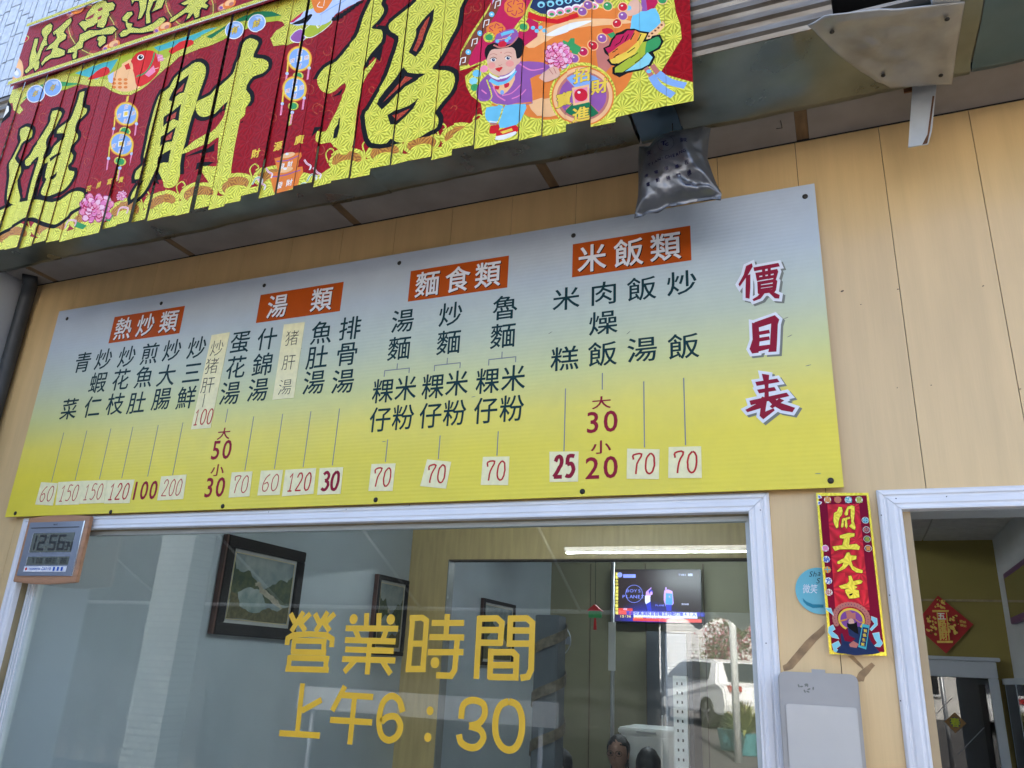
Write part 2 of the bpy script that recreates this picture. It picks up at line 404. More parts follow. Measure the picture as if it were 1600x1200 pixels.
win = thing('shop_window', 'white framed shop window with yellow opening hours lettering on its glass', 'window', ((WX0+WX1)/2, 0, WZ0))
TX0, TX1, TZ0, TZ1 = WX0-TW*1.3, WX1+TW, WZ0-TW, WZ1+TW
moulding('trim_board', (TX0,TZ1), (TX1,TZ1), (0,-1), 'white_trim', win, m0=1.0, m1=1.0)
moulding('trim_board', (TX1,TZ1), (TX1,TZ0), (-1,0), 'white_trim', win)
moulding('trim_board', (TX0,TZ0), (TX0,TZ1), (1,0), 'white_trim', win, w=1.3, m0=.77, m1=.77)
moulding('trim_board', (TX0,TZ0), (TX1,TZ0), (0,1), 'white_trim', win)
for n_, a in (('top',(WX0,WX1,.0,.09,WZ1,WZ1+.02)),('bot',(WX0,WX1,.0,.09,WZ0-.02,WZ0)),('l',(WX0-.02,WX0,.0,.09,WZ0-.02,WZ1+.02)),('r',(WX1,WX1+.02,.0,.09,WZ0-.02,WZ1+.02))):
    box('jamb', *a, 'jamb_ply', win)
GY = .035
for a in ((WX0,WX1,GY-.012,GY+.02,WZ1-.014,WZ1),(WX0,WX1,GY-.012,GY+.02,WZ0,WZ0+.014),(WX0,WX0+.055,GY-.012,GY+.02,WZ0+.0145,WZ1-.0145),(WX1-.014,WX1,GY-.012,GY+.02,WZ0+.0145,WZ1-.0145)):
    box('glazing_bead', *a, 'bead', win, bevel=.003)
for i in range(3): box('bead_rib', WX0+.012+i*.015, WX0+.016+i*.015, GY-.016, GY-.0122, WZ0+.015, WZ1-.015, 'white_trim', win)
box('glass_pane', WX0+.05, WX1-.010, GY, GY+.005, WZ0+.010, WZ1-.010, 'window_glass', win)
pr = Print(-.0255)
mat('hairline', (.04,.04,.04), .8)
for x, y in ((1188,797),(1197,1005),(541,796),(640,789),(420,800)):
    X, Z = wp(x, y, -.025); pr.ell(X, Z, .0016, .0016, 'hairline', 8)
pr.build('nail_heads', win)

# lettering on the glass
pr = Print(GY-.0008)
def A(x, y): return wp(300+x/3, 800+y/3, GY)
def B(x, y): return wp(600+x/3, 800+y/3, GY)
SW = .0180
def st(fn, *pts, w=SW): pr.stroke([fn(*p) for p in pts], w, 'vinyl_yellow')
def dot(fn, x, y, r=.0150): X, Z = fn(x, y); pr.ell(X, Z, r, r*1.05, 'vinyl_yellow', 24)
for dx in (0, 114):
    st(A,(463+dx,476),(482+dx,518)); st(A,(524+dx,468),(466+dx,560)); st(A,(556+dx,476),(500+dx,532)); st(A,(498+dx,505),(532+dx,558))
st(A,(446,624),(450,592),(475,577),(550,572),(630,577),(658,596),(655,634),w=.0185)
st(A,(470,603),(632,606)); st(A,(480,603),(474,660)); st(A,(620,606),(617,664)); st(A,(466,655),(630,659))
st(A,(460,672),(452,745)); st(A,(455,683),(644,688)); st(A,(630,680),(627,748)); st(A,(440,735),(642,740))
pr.build('vinyl_character', win); pr = Print(GY-.0008)
dot(A,758,502); dot(A,932,504)
st(A,(820,474),(817,545)); st(A,(878,474),(875,545)); st(A,(721,545),(967,547)); st(A,(765,550),(785,600)); st(A,(912,552),(893,605))
st(A,(718,600),(955,607)); st(A,(719,644),(946,651)); st(A,(705,689),(954,696)); st(A,(834,606),(822,762)); st(A,(770,690),(714,750)); st(A,(893,698),(932,760))
pr.build('vinyl_character', win); pr = Print(GY-.0008)
st(B,(136,488),(114,744)); st(B,(120,497),(180,495),(200,510),(182,742)); st(B,(125,617),(192,617)); st(B,(102,736),(196,736))
st(B,(298,478),(290,590)); st(B,(224,520),(376,520)); st(B,(213,586),(376,588)); st(B,(206,657),(373,657)); st(B,(345,590),(332,740),(315,768),(245,765)); dot(B,240,706)
pr.build('vinyl_character', win); pr = Print(GY-.0008)
st(B,(449,487),(433,782)); st(B,(440,500),(530,498),(553,520),(545,625)); st(B,(450,553),(548,553)); st(B,(444,612),(553,614))
st(B,(594,488),(588,632)); st(B,(582,500),(670,498),(696,520),(690,740),(675,772),(640,778)); st(B,(597,555),(690,556)); st(B,(590,617),(690,617))
st(B,(502,640),(497,783)); st(B,(492,657),(605,657),(622,675),(618,780)); st(B,(505,718),(620,718)); st(B,(490,773),(632,775))
pr.build('vinyl_character', win); pr = Print(GY-.0008)
st(A,(519,803),(492,1052)); st(A,(515,932),(608,880)); st(A,(410,1036),(600,1048))
pr.build('vinyl_character', win); pr = Print(GY-.0008)
st(A,(718,816),(658,932)); st(A,(703,858),(850,867)); st(A,(648,974),(845,986)); st(A,(763,865),(740,1090))
def smooth(pts, n=4):
    out = []
    for i in range(len(pts)-1):
        p0 = pts[max(i-1,0)]; p1 = pts[i]; p2 = pts[i+1]; p3 = pts[min(i+2,len(pts)-1)]
        for k in range(n):
            t = k/n
            out.append(tuple(.5*((2*p1[c])+(-p0[c]+p2[c])*t+(2*p0[c]-5*p1[c]+4*p2[c]-p3[c])*t*t+(-p0[c]+3*p1[c]-3*p2[c]+p3[c])*t**3) for c in (0,1)))
    return out+[pts[-1]]
pr.build('vinyl_character', win); pr = Print(GY-.0008)
st(A,*smooth([(988,938),(972,885),(935,862),(895,895),(877,975),(888,1045),(925,1070),(965,1045),(978,1000),(955,960),(915,962),(888,985)]),w=.0190)
pr.build('vinyl_character', win); pr = Print(GY-.0008)
dot(A,1116,932,.0115); dot(A,1106,1056,.0115)
pr.build('vinyl_character', win); pr = Print(GY-.0008)
st(B,*smooth([(362,970),(372,905),(415,882),(465,900),(472,950),(445,990),(400,1003)]),w=.0190)
st(B,*smooth([(400,1003),(450,1020),(466,1060),(440,1098),(400,1103),(362,1080),(352,1042)]),w=.0190)
pr.build('vinyl_character', win); pr = Print(GY-.0008)
st(B,*smooth([(586,888),(548,905),(525,960),(524,1040),(548,1095),(586,1116),(622,1098),(644,1040),(646,960),(624,905),(586,888)]),w=.0190)
pr.build('vinyl_character', win)

# doorway
dr = thing('doorway', 'open doorway with white moulded frame at the right of the wall', 'doorway', ((DX0+DX1)/2, 0, .1))
moulding('trim_board', (DX0-TW,DZ1+TW), (DX1+TW,DZ1+TW), (0,-1), 'white_trim', dr)
moulding('trim_board', (DX0-TW,.1), (DX0-TW,DZ1+TW), (1,0), 'white_trim', dr, m0=0)
moulding('trim_board', (DX1+TW,DZ1+TW), (DX1+TW,.1), (-1,0), 'white_trim', dr, m1=0)
mat('jamb_wood', (.42,.31,.17), .5, var=.12, scale=4, stretch=(1,1,.5))
box('jamb', DX0, DX0+.018, .0, .11, .1, DZ1, 'jamb_wood', dr)
box('jamb', DX1-.018, DX1, .0, .11, .1, DZ1, 'jamb_wood', dr)
box('jamb', DX0-.005, DX1+.005, .0, .11, DZ1, DZ1+.02, 'bead', dr)
pr = Print(-.0255)
for x, y in ((1377,805),(1390,930),(1407,1095),(1400,779),(1479,776)):
    X, Z = wp(x, y, -.025); pr.ell(X, Z, .0016, .0016, 'hairline', 8)
pr.build('nail_heads', dr)

# ------------------------------------------------------------------ soffit, flashing, shutter housing
SOFY = -.215
pts = [on(2, ZC, x, y)[0] for x, y in ((275,383),(552,345),(860,282),(1252,192))]
sp = (pts[3]-pts[0])/3
print('battens', pts)
xs = [pts[0]-sp]+pts+[pts[3]+sp, pts[3]+2*sp, pts[3]+3*sp]
soff = thing('soffit', 'stained grey soffit boards with brown wooden battens above the menu board', 'soffit', (-1, -.1, ZC))
edges = [-3.41]+xs+[3.0]
for a, b in zip(edges, edges[1:]):
    if b-a > .05: box('soffit_board', a+.018, b-.018, SOFY-.265, -.004, ZC, ZC+.01, 'soffit_board', soff)
for x in xs: box('batten', x-.0175, x+.0175, SOFY-.265, -.005, ZC+.002, ZC+.03, 'batten', soff)
box('edge_gap', -3.41, 3.0, -.0035, -.0005, ZC-.003, ZC+.03, 'gap_black', soff)
tube('loose_wire', [on(1,-.12,1217,170), on(1,-.12,1219,185), on(1,-.12,1222,200), on(1,-.12,1213,201)], .0012, 'gap_black', soff, 6)

fl = thing('metal_flashing', 'dented galvanised sheet flashing under the shutter housing', 'flashing', (-1, -.35, 3.13))
FZ = 3.135
def fsheet(name, a, b, m, dz=0., seed=1, y0=-.503, y1=SOFY+.015):
    """a thin folded sheet with slight waves, between X=a and X=b"""
    rnd = random.Random(seed); n, k = 60, 16; bm = bmesh.new(); g = []
    for i in range(n+1):
        row = []
        for j in range(k+1):
            x = a+(b-a)*i/n; y = y0+(y1-y0)*j/k
            z = FZ+dz+.004*math.sin(x*7+seed)*math.sin(j*.4)+.0015*math.sin(x*19+j*.5)+ .0035*mn.noise(Vector((x*9, y*13, seed)))+.002*abs(mn.noise(Vector((x*22, y*30, seed+4))))
            if j == k: y += .006*math.sin(x*6+seed)
            row.append(bm.verts.new((x, y, z)))
        g.append(row)
    for i in range(n):
        for j in range(k): bm.faces.new((g[i][j], g[i+1][j], g[i+1][j+1], g[i][j+1]))
    # the sheet is folded up at its back edge
    up = [bm.verts.new((v.co.x, v.co.y+.001, ZC+.002)) for v in [r[-1] for r in g]]
    for i in range(n): bm.faces.new((g[i][k], g[i+1][k], up[i+1], up[i]))
    o = bm_obj(name, bm, m, fl, smooth=True)
    return o
xj = on(2, FZ, 988, 190)[0]; xk = on(2, FZ, 610, 300)[0]
fsheet('sheet', -3.41, xk-.002, 'galvanised', seed=3)
fsheet('sheet', xk+.002, xj-.003, 'galvanised', seed=5, dz=-.002)
fsheet('sheet', xj+.003, xj+.13, 'galvanised_blue', seed=6, dz=.004, y1=SOFY+.03)
fsheet('sheet', xj+.133, .42, 'galvanised', seed=8)
fsheet('sheet', .425, 3.0, 'galvanised_blue', seed=9, dz=.006)
# crumpled aluminium patch laid over the sheet
pp = [on(2, FZ-.02, x, y) for x, y in ((1262,38),(1296,72),(1345,112),(1392,136),(1487,130),(1496,70),(1508,6),(1400,12),(1296,22))]
cen = sum(pp)/len(pp); bm = bmesh.new()
rings = []
for s, dz in ((1.,0.),(.85,-.006),(.55,-.002),(.25,-.007)):
    rings.append([bm.verts.new((cen[0]+(p[0]-cen[0])*s, cen[1]+(p[1]-cen[1])*s, FZ-.018+dz+random.uniform(-.004,.004))) for p in pp])
c0 = bm.verts.new((cen[0], cen[1], FZ-.02))
for A_, B_ in zip(rings, rings[1:]):
    for i in range(len(pp)): bm.faces.new((A_[i], A_[(i+1)%len(pp)], B_[(i+1)%len(pp)], B_[i]))
for i in range(len(pp)): bm.faces.new((rings[-1][i], rings[-1][(i+1)%len(pp)], c0))
bmesh.ops.subdivide_edges(bm, edges=bm.edges, cuts=3, use_grid_fill=True)
for v in bm.verts: v.co.z -= .010*abs(mn.noise(Vector((v.co.x*14, v.co.y*20, 1))))+.004*mn.noise(Vector((v.co.x*45, v.co.y*45, 3)))
top = bmesh.ops.extrude_face_region(bm, geom=list(bm.faces))
for v in [g for g in top['geom'] if isinstance(g, bmesh.types.BMVert)]: v.co.z += .004
patch = bm_obj('metal_patch', bm, 'old_aluminium', smooth=True)
for q_ in ((1300,50),(1380,118),(1470,118),(1480,30)):
    c_ = on(2, FZ-.03, *q_); bs = bmesh.new(); bmesh.ops.create_uvsphere(bs, u_segments=10, v_segments=6, radius=1, matrix=Matrix.Translation(c_) @ Matrix.Diagonal((.006,.006,.004,1))); o_ = bm_obj('rivet', bs, 'screw_head', patch, smooth=True)
tag(patch, 'crumpled grey aluminium patch fixed under the flashing at upper right', 'metal patch')

hs = thing('shutter_housing', 'ribbed rusty steel shutter housing behind the red banner', 'shutter housing', (-1, -.56, 3.13))
HY = -.505; HX1 = on(1, HY, 1303, 40)[0]
print('HX1', HX1, on(1,HY,1300,38), on(1,HY,1080,78))
z = 3.135
for i in range(14):
    # each rolled lath: a shallow trapezoid rib
    h = .046; bm = bmesh.new()
    prof = [(0,0),(.012,-.004),(.018,-.013),(.034,-.013),(.040,-.004),(h-.002,0)]
    vs = [[bm.verts.new((x, HY+dy, z+dz)) for dz, dy in prof] for x in (-3.41, HX1)]
    vb = [[bm.verts.new((x, HY+.004, z+dz)) for dz in (0, h-.002)] for x in (-3.41, HX1)]
    for j in range(5): bm.faces.new((vs[0][j], vs[1][j], vs[1][j+1], vs[0][j+1]))
    bm.faces.new((vb[0][0], vb[1][0], vs[1][0], vs[0][0])); bm.faces.new((vb[0][1], vs[0][5], vs[1][5], vb[1][1]))
    bm.faces.new((vb[0][0], vb[0][1], vb[1][1], vb[1][0])); bm.faces.new([vs[1][j] for j in range(6)]+[vb[1][1], vb[1][0]])
    bm_obj('shutter_lath', bm, 'rib_steel', hs); z += h
box('backing', -3.41, HX1-.004, HY+.005, -.02, 3.22, 3.80, 'gap_black', hs)
box('dark_recess', HX1+.004, 3.0, -.50, -.02, 3.22, 3.80, 'gap_black', hs)
X, Z = wp(1478, 3, -.5); box('steel_bracket', X-.03, X+.03, -.52, -.49, Z-.003, Z+.02, 'tin_strip', hs)
strip = tag(prism('hanging_strip', [wp(*p, -.16) for p in ((1426,128),(1464,128),(1456,205),(1450,226),(1419,231))], -.163, -.160, 'tin_strip'), 'narrow grey tin strip hanging down from the soffit at upper right', 'metal strip')
prism('rust_stain', [wp(*p, -.1635) for p in ((1457,150),(1460,150),(1453,205),(1449,224),(1441,226),(1449,210))], -.1638, -.1634, 'rust', None)
rs = bpy.data.objects['rust_stain']; rs.parent = strip
box('rust_tab', on(1,-.15,1411,136)[0], on(1,-.15,1424,136)[0], -.156, -.150, wp(1415,146,-.15)[1], ZC, 'rust', strip)

# tiled facade over the housing
fc = thing('tiled_facade', 'pale blue-grey strip-tiled upper wall behind the banner', 'wall', (-1, -.4, 3.8))
box('backing_wall', -3.6, 3.2, -.47, .2, 3.79, 6.6, 'mortar', fc)
tcount = 0; x = -3.55; wides = [.068,.030,.055,.036]; i = 0; tb = bmesh.new()
while x < 3.1:
    w = wides[i % 4]; i += 1; zz = 3.8+random.uniform(0,.12)-.1
    while zz < 6.5:
        h = random.choice((.11,.15,.19)); z0 = max(zz+.0025, 3.80)
        if zz+h > z0+.01:
            if x < -1.75 and 3.9 < zz < 4.75 and tcount < 290:
                box('wall_tile', x+.002, x+w-.002, -.478-random.uniform(0,.0015), -.4702, z0, zz+h-.0025, 'facade_tile', fc, bevel=.0012); tcount += 1
            else: box_bm(tb, x+.002, x+w-.002, -.478, -.4702, z0, zz+h-.0025)
        zz += h
    x += w
o = bm_obj('wall_tiles', tb, 'facade_tile', fc); o['kind'] = 'stuff'
box('roof_slab', -3.9, 3.4, -.8, 7, 6.6, 6.75, 'mortar', fc)

# left side: plaster pier and dark pipe in the corner
struct(box('side_wall', -3.9, -3.42, -.62, .1, 0, 3.9, 'side_plaster'))
struct(box('side_wall', 3.0, 3.2, -.5, .1, 0, 3.8, 'side_plaster'))
PXX = wp(22,560,-.03)[0]; print('pipe', PXX)
tag(tube('drain_pipe', [(-3.365,-.035,.1),(-3.365,-.035,3.05),(-3.34,-.05,3.14),(-3.30,-.09,3.17)], .031, 'pipe_dark', None, 14), 'dark drain pipe running up the corner left of the menu board', 'pipe')

# ------------------------------------------------------------------ menu board
BX0, BX1, BZ0, BZ1 = -3.128, .0165, 2.0775, 2.9945
BY = -.030
bd = thing('menu_board', 'large yellow and grey price list board with orange headings above the window', 'menu board', (BX0, BY, BZ0))
box('panel', BX0, BX1, BY, BY+.005, BZ0, BZ1, 'board_print', bd, bevel=.0004)
for x, y in ((105,498),(252,474),(413,446),(624,411),(896,368),(1258,307),(24,802),(173,800),(348,791),(587,781),(910,768),(1298,751)):
    X, Z = wp(x, y, BY); bm = bmesh.new()
    bmesh.ops.create_uvsphere(bm, u_segments=10, v_segments=6, radius=1, matrix=Matrix.Translation((X, BY, Z)) @ Matrix.Diagonal((.0085,.004,.0085,1)))
    bm_obj('screw', bm, 'screw_head', bd, smooth=True)
# stand-off blocks behind the board
for X in (-2.9,-1.9,-.9,-.1): box('spacer', X-.02, X+.02, BY+.006, -.0005, 2.5, 2.56, 'jamb_ply', bd)
ZA = lambda x, y: (x/3.1575, 440+y/3.1575)
ZB = lambda x, y: (300+x/3, 420+y/3)
ZCc = lambda x, y: (560+x/2.857, 370+y/2.857)
ZD = lambda x, y: (840+x/2.727, 340+y/2.727)
def bp_(p): return wp(*p, BY)
def column(fn, chars, h, m='ink_green', grow=.008, name='lettering', wx=1.0):
    """chars: [(char, x, y)...] h: glyph height in m"""
    p = Print(BY-.0005)
    for ch, x, y in chars:
        X, Z = bp_(fn(x, y)); p.text(ch, X, Z, h, m, grow, wx)
    return p
CH = .079
cols = [
 (ZA, [('青',410,398),('菜',342,628)]), (ZA, [('炒',512,382),('蝦',485,497),('仁',458,617)]), (ZA, [('炒',627,370),('花',598,483),('枝',570,603)]),
 (ZA, [('煎',740,355),('魚',712,470),('肚',675,598)]), (ZA, [('炒',850,338),('大',822,462),('腸',797,580)]), (ZA, [('炒',972,325),('三',948,450),('鮮',920,572)]),
 (ZA, [('蛋',1185,300),('花',1165,422),('湯',1135,550)]), (ZB, [('什',353,328),('錦',330,448),('湯',310,567)]),
 (ZB, [('魚',608,298),('肚',587,415),('湯',572,532)]), (ZB, [('排',742,278),('骨',727,400),('湯',708,527)]),
 (ZCc, [('湯',198,375),('麵',182,497)]), (ZCc, [('炒',412,345),('麵',403,470)]), (ZCc, [('魯',655,315),('麵',645,441)]),
 (ZCc, [('粿',110,687),('仔',97,815)]), (ZCc, [('米',212,675),('粉',200,805)]), (ZCc, [('粿',333,667),('仔',322,797)]), (ZCc, [('米',440,653),('粉',430,785)]),
 (ZCc, [('粿',577,642),('仔',568,775)]), (ZCc, [('米',692,630),('粉',685,765)]),
 (ZD, [('米',122,345),('糕',115,600)]), (ZD, [('肉',282,322),('燥',280,448),('飯',276,580)]), (ZD, [('飯',443,302),('湯',445,562)]), (ZD, [('炒',614,278),('飯',621,547)])]
for i, (fn, cs) in enumerate(cols):
    h = .098 if fn is ZA else (.097 if fn is ZB else (.094 if fn is ZCc else .090))
    wx = .92 if fn in (ZCc,) and i > 12 else (1.12 if fn is ZD else 1.0)
    if fn is ZD: h = .086
    for c_ in cs: column(fn, [c_], h, wx=wx).build('character', bd)
# headings
for fn, q, cs in ((ZA, [(565,172),(912,123),(885,257),(537,303)], [('熱',608,236),('炒',718,218),('類',833,200)]),
                  (ZB, [(322,122),(710,62),(695,200),(300,253)], [('湯',400,177),('類',608,145)]),
                  (ZCc, [(235,153),(672,84),(665,228),(220,289)], [('麵',307,215),('食',443,193),('類',578,168)]),
                  (ZD, [(150,115),(652,33),(654,180),(147,257)], [('米',232,177),('飯',387,152),('類',545,127)])):
    pts_ = [bp_(fn(*a)) for a in q]; x0 = (pts_[0][0]+pts_[3][0])/2; x1 = (pts_[1][0]+pts_[2][0])/2; z1 = (pts_[0][1]+pts_[1][1])/2; z0 = (pts_[2][1]+pts_[3][1])/2
    p = Print(BY-.0004); p.rect(x0, z0, x1, z1, 'ink_orange')
    for ch, x, y in cs:
        X, Z = bp_(fn(x, y)); Z = (z0+z1)/2; p.text(ch, X+.003, Z-.003, (z1-z0)*.86, 'ink_black', .014, .95)
    for ch, x, y in cs:
        X, Z = bp_(fn(x, y)); Z = (z0+z1)/2; p.text(ch, X, Z, (z1-z0)*.86, 'ink_white', .014, .95)
    p.build('heading', bd)
# leader lines and printed prices
p = Print(BY-.0004)
for fn, a, b in ((ZA,(315,745),(255,987)),(ZA,(430,735),(370,980)),(ZA,(548,725),(490,975)),(ZA,(657,716),(600,970)),(ZA,(782,708),(728,962)),(ZA,(905,695),(850,955)),
                 (ZA,(1125,627),(1112,695)),(ZB,(290,692),(248,945)),(ZB,(425,680),(387,938)),(ZB,(557,668),(522,930)),(ZB,(692,655),(658,922)),
                 (ZCc,(130,905),(122,1005)),(ZCc,(365,887),(357,992)),(ZCc,(625,868),(618,977)),(ZD,(119,728),(113,995)),(ZD,(276,662),(276,733)),(ZD,(452,698),(456,980)),(ZD,(623,683),(630,970))):
    P, Q = bp_(fn(*a)), bp_(fn(*b)); x = (P[0]+Q[0])/2; p = Print(BY-.0004); p.stroke([(x, P[1]), (x, Q[1])], .0035, 'ink_grey'); p.build('leader_line', bd)
for c, l, r_ in (((175,565),(118,598,625),(228,586,608)),((398,540),(341,574,600),(455,563,586)),((642,513),(583,549,575),(703,535,560))):
    p = Print(BY-.0004); T = bp_(ZCc(*c)); L1 = bp_(ZCc(l[0],l[1])); L2 = bp_(ZCc(l[0]-1,l[2])); R1 = bp_(ZCc(r_[0],r_[1])); R2 = bp_(ZCc(r_[0]-1,r_[2])); zm = (L1[1]+R1[1])/2
    p.stroke([T, (T[0], zm)], .0035, 'ink_grey'); p.stroke([(L1[0], zm), (R1[0], zm)], .0035, 'ink_grey')
    p.stroke([(L1[0], zm+.0017), (L1[0], L2[1])], .0035, 'ink_grey'); p.stroke([(R1[0], zm+.0017), (R1[0], R2[1])], .0035, 'ink_grey'); p.build('bracket_line', bd)
p = Print(BY-.0005)
def pt(fn, s, x, y, h, m='ink_crimson', grow=.012, wx=1., pitch=.5, rot=0.):
    p = Print(BY-.0005); X, Z = bp_(fn(x, y)); p.text(s, X, Z, h, m, grow, wx, pitch=pitch, rot=rot); p.build('printed_price', bd)
pt(ZA,'大',1105,750,.048,wx=1.3); pt(ZA,'小',1073,930,.048,wx=1.3); pt(ZD,'大',272,788,.042,wx=1.5); pt(ZD,'小',270,978,.044,wx=1.45)
for fn, s, x, y in ((ZA,'50',1093,830),(ZA,'30',1060,1015)): pt(fn, s, x, y, .100, wx=.86, pitch=.60)
for fn, s, x, y in ((ZD,'30',273,870),(ZD,'20',272,1065)): pt(fn, s, x, y, .092, wx=1.0, pitch=.60)
pt(ZA,'100',712,1030,.098,wx=.80,pitch=.58)
# title 價目表 : white edged brush letters with a soft grey shadow print
p = Print(BY-.0004)
tl = [('價',948,262,.125),('目',968,500,.122),('表',990,755,.145)]
def tp(fn, pts): return [bp_(fn(*q)) for q in pts]
MU = [[(915,450),(940,455),(945,520),(940,575),(915,578),(905,560),(918,520)], [(925,448),(1010,418),(1028,435),(1022,455),(1018,540),(1016,570),(985,572),(992,540),(997,450),(940,468)],
      [(940,488),(985,480),(988,492),(942,500)], [(940,515),(985,508),(988,520),(942,528)], [(935,550),(990,543),(995,556),(940,570)]]
BIAO = [[(930,702),(1020,688),(1028,700),(935,716)], [(938,735),(1008,724),(1015,736),(945,748)], [(905,782),(1060,748),(1070,760),(910,798)],
        [(958,668),(985,672),(982,720),(984,775),(968,780),(970,720)], [(972,770),(955,810),(895,828),(888,820),(935,795),(958,765)],
        [(955,790),(975,785),(968,830),(1005,815),(1008,822),(962,858),(948,845)], [(975,770),(1000,765),(1030,790),(1095,812),(1085,828),(1040,820),(1005,800)], [(1030,772),(1048,780),(1000,812),(992,805)]]
JIA = [[(890,208),(912,198),(915,210),(895,245),(862,292),(858,285),(880,245)], [(890,250),(905,245),(905,300),(902,345),(888,342),(888,300)],
       [(922,215),(1025,196),(1030,208),(925,228)], [(930,238),(942,236),(945,268),(936,270)], [(932,238),(1020,222),(1024,232),(1015,262),(1006,262),(1008,238),(935,250)], [(938,258),(1012,246),(1012,256),(940,268)],
       [(958,222),(968,220),(970,262),(960,264)], [(982,218),(992,216),(992,260),(984,262)],
       [(938,276),(950,274),(950,320),(940,322)], [(940,276),(1012,264),(1020,272),(1014,312),(1002,314),(1004,276),(945,286)], [(948,292),(1005,284),(1005,292),(948,300)], [(948,306),(1004,298),(1004,305),(948,313)], [(942,316),(1010,308),(1010,318),(942,326)],
       [(950,326),(966,324),(950,345),(922,356),(918,350),(938,338)], [(990,322),(1004,320),(1030,332),(1028,345),(1012,344)]]
for SH_ in (JIA, MU, BIAO):
  p = Print(BY-.0004); shapes = [tp(ZD, q) for q in SH_]
  for q in shapes: v, f = fill([q], .0095); p.add([(a+.006, b-.006) for a, b in v], f, 'ink_shadow')
  for q in shapes: p.poly(q, 'ink_white', .0095)
  for q in shapes: p.poly(q, 'ink_crimson', .0012)
  p.build('title_character', bd)
p = Print(BY-.0004)
for x, y, a in ((1228,497,.3),(1234,525,.4),(1263,571,.2),(982,520,.7),(1278,740,0),(600,690,.1),(470,545,.2),(860,520,.5),(740,620,.1)):
    X, Z = bp_((x, y)); p.ell(X, Z, .008, .0011, 'ink_shadow', 8, rot=a)
p.build('scratches', bd)['kind'] = 'stuff'
# price stickers and hand-written slips, each glued on
SEG = {'0':[[(.5,.98),(.2,.8),(.1,.5),(.2,.15),(.5,.02),(.8,.15),(.9,.5),(.8,.85),(.5,.98)]], '1':[[(.2,.78),(.5,.98),(.5,.02)],[(.2,.02),(.8,.02)]],
       '2':[[(.12,.75),(.3,.95),(.6,.97),(.8,.75),(.6,.45),(.1,.03)],[(.1,.03),(.92,.03)]], '3':[[(.12,.85),(.45,.98),(.8,.8),(.7,.6),(.4,.52)],[(.4,.52),(.8,.42),(.85,.2),(.5,.02),(.1,.12)]],
       '5':[[(.85,.97),(.25,.97),(.18,.58)],[(.18,.58),(.6,.62),(.88,.35),(.6,.04),(.12,.08)]], '6':[[(.8,.98),(.35,.75),(.12,.35),(.3,.05),(.7,.05),(.88,.3),(.65,.52),(.25,.42)]],
       '7':[[(.15,.72),(.12,.95),(.88,.97),(.5,.5),(.42,.02)]]}
def handnum(p, s, x, z, w, h, sw, m, seed):
    r_ = random.Random(seed); n = len(s); cw = w/n
    for i, c in enumerate(s):
        x0 = x-w/2+cw*i+cw*.08
        for k in SEG[c]:
            q = smooth(k, 3) if len(k) > 2 and c not in '1' else k
            p.stroke([(x0+a*cw*.84+b*h*.06+r_.uniform(-1,1)*.0006, z-h/2+b*h+r_.uniform(-1,1)*.0006) for a, b in q], sw, m)
stk = [(ZA,'60',[(205,990),(287,995),(262,1105),(175,1100)],0),(ZA,'150',[(290,990),(412,983),(390,1100),(275,1103)],0),(ZA,'150',[(411,983),(530,980),(514,1092),(392,1097)],0),
       (ZA,'120',[(531,981),(665,977),(640,1093),(515,1095)],1),(ZA,'200',[(797,962),(922,952),(905,1073),(777,1080)],0),(ZB,'70',[(188,955),(285,950),(270,1067),(173,1073)],0),
       (ZB,'60',[(325,947),(428,943),(412,1060),(308,1063)],0),(ZB,'120',[(440,943),(583,934),(570,1055),(423,1067)],1),(ZB,'30',[(600,935),(710,930),(697,1055),(588,1060)],2),
       (ZCc,'70',[(60,1015),(167,1012),(153,1135),(46,1135)],1),(ZCc,'70',[(308,994),(415,1005),(392,1125),(277,1113)],1),(ZCc,'70',[(557,983),(675,981),(669,1109),(547,1108)],1),
       (ZD,'25',[(51,998),(175,997),(173,1125),(52,1127)],3),(ZD,'70',[(382,985),(520,988),(517,1115),(380,1113)],1),(ZD,'70',[(559,978),(697,975),(700,1110),(557,1110)],1)]
for i, (fn, s, q, bold) in enumerate(stk):
    P = [bp_(fn(*a)) for a in q]
    n = 4; vs = []
    o = prism('price_sticker', P, BY-.0019, BY-.0007, 'sticker_paper', bd)
    if bold > 1: o['label'] = 'price sticker with bold red figures'
    cx = sum(a for a, b in P)/4; cz = sum(b for a, b in P)/4; w = ((P[1][0]-P[0][0])+(P[2][0]-P[3][0]))/2; h = ((P[0][1]-P[3][1])+(P[1][1]-P[2][1]))/2
    pr = Print(BY-.0021); handnum(pr, s, cx, cz, w*.80, h*.70, (.0036,.0052,.0105,.012)[bold], 'marker_red' if bold < 2 else 'ink_crimson', i)
    l = pr.build('figures', bd); 
    l.parent = o
for q, cs, num in (([(1045,265),(1135,250),(1040,722),(943,730)], [('炒',1072,328),('猪',1047,416),('肝',1027,512)], '100'), ([(0,0)], None, None)):
    if not cs: continue
    P = tp(ZA, q); o = prism('paper_slip', P, BY-.0016, BY-.0007, 'sticker_paper', bd); o['label'] = 'hand-written paper slip reading 炒猪肝 100'
    pr = Print(BY-.0019)
    for ch, x, y in cs: X, Z = bp_(ZA(x, y)); pr.text(ch, X, Z, .072, 'marker_black', -.012, .95)
    a_, b_ = bp_(ZA(1013,555)), bp_(ZA(1007,620)); pr.stroke([(a_[0], a_[1]), (a_[0], b_[1])], .003, 'marker_black')
    X, Z = bp_(ZA(1004,668)); handnum(pr, '100', X, Z, .095, .062, .0045, 'marker_red', 77)
    l = pr.build('handwriting', bd); l.parent = o; l['kind'] = 'stuff'
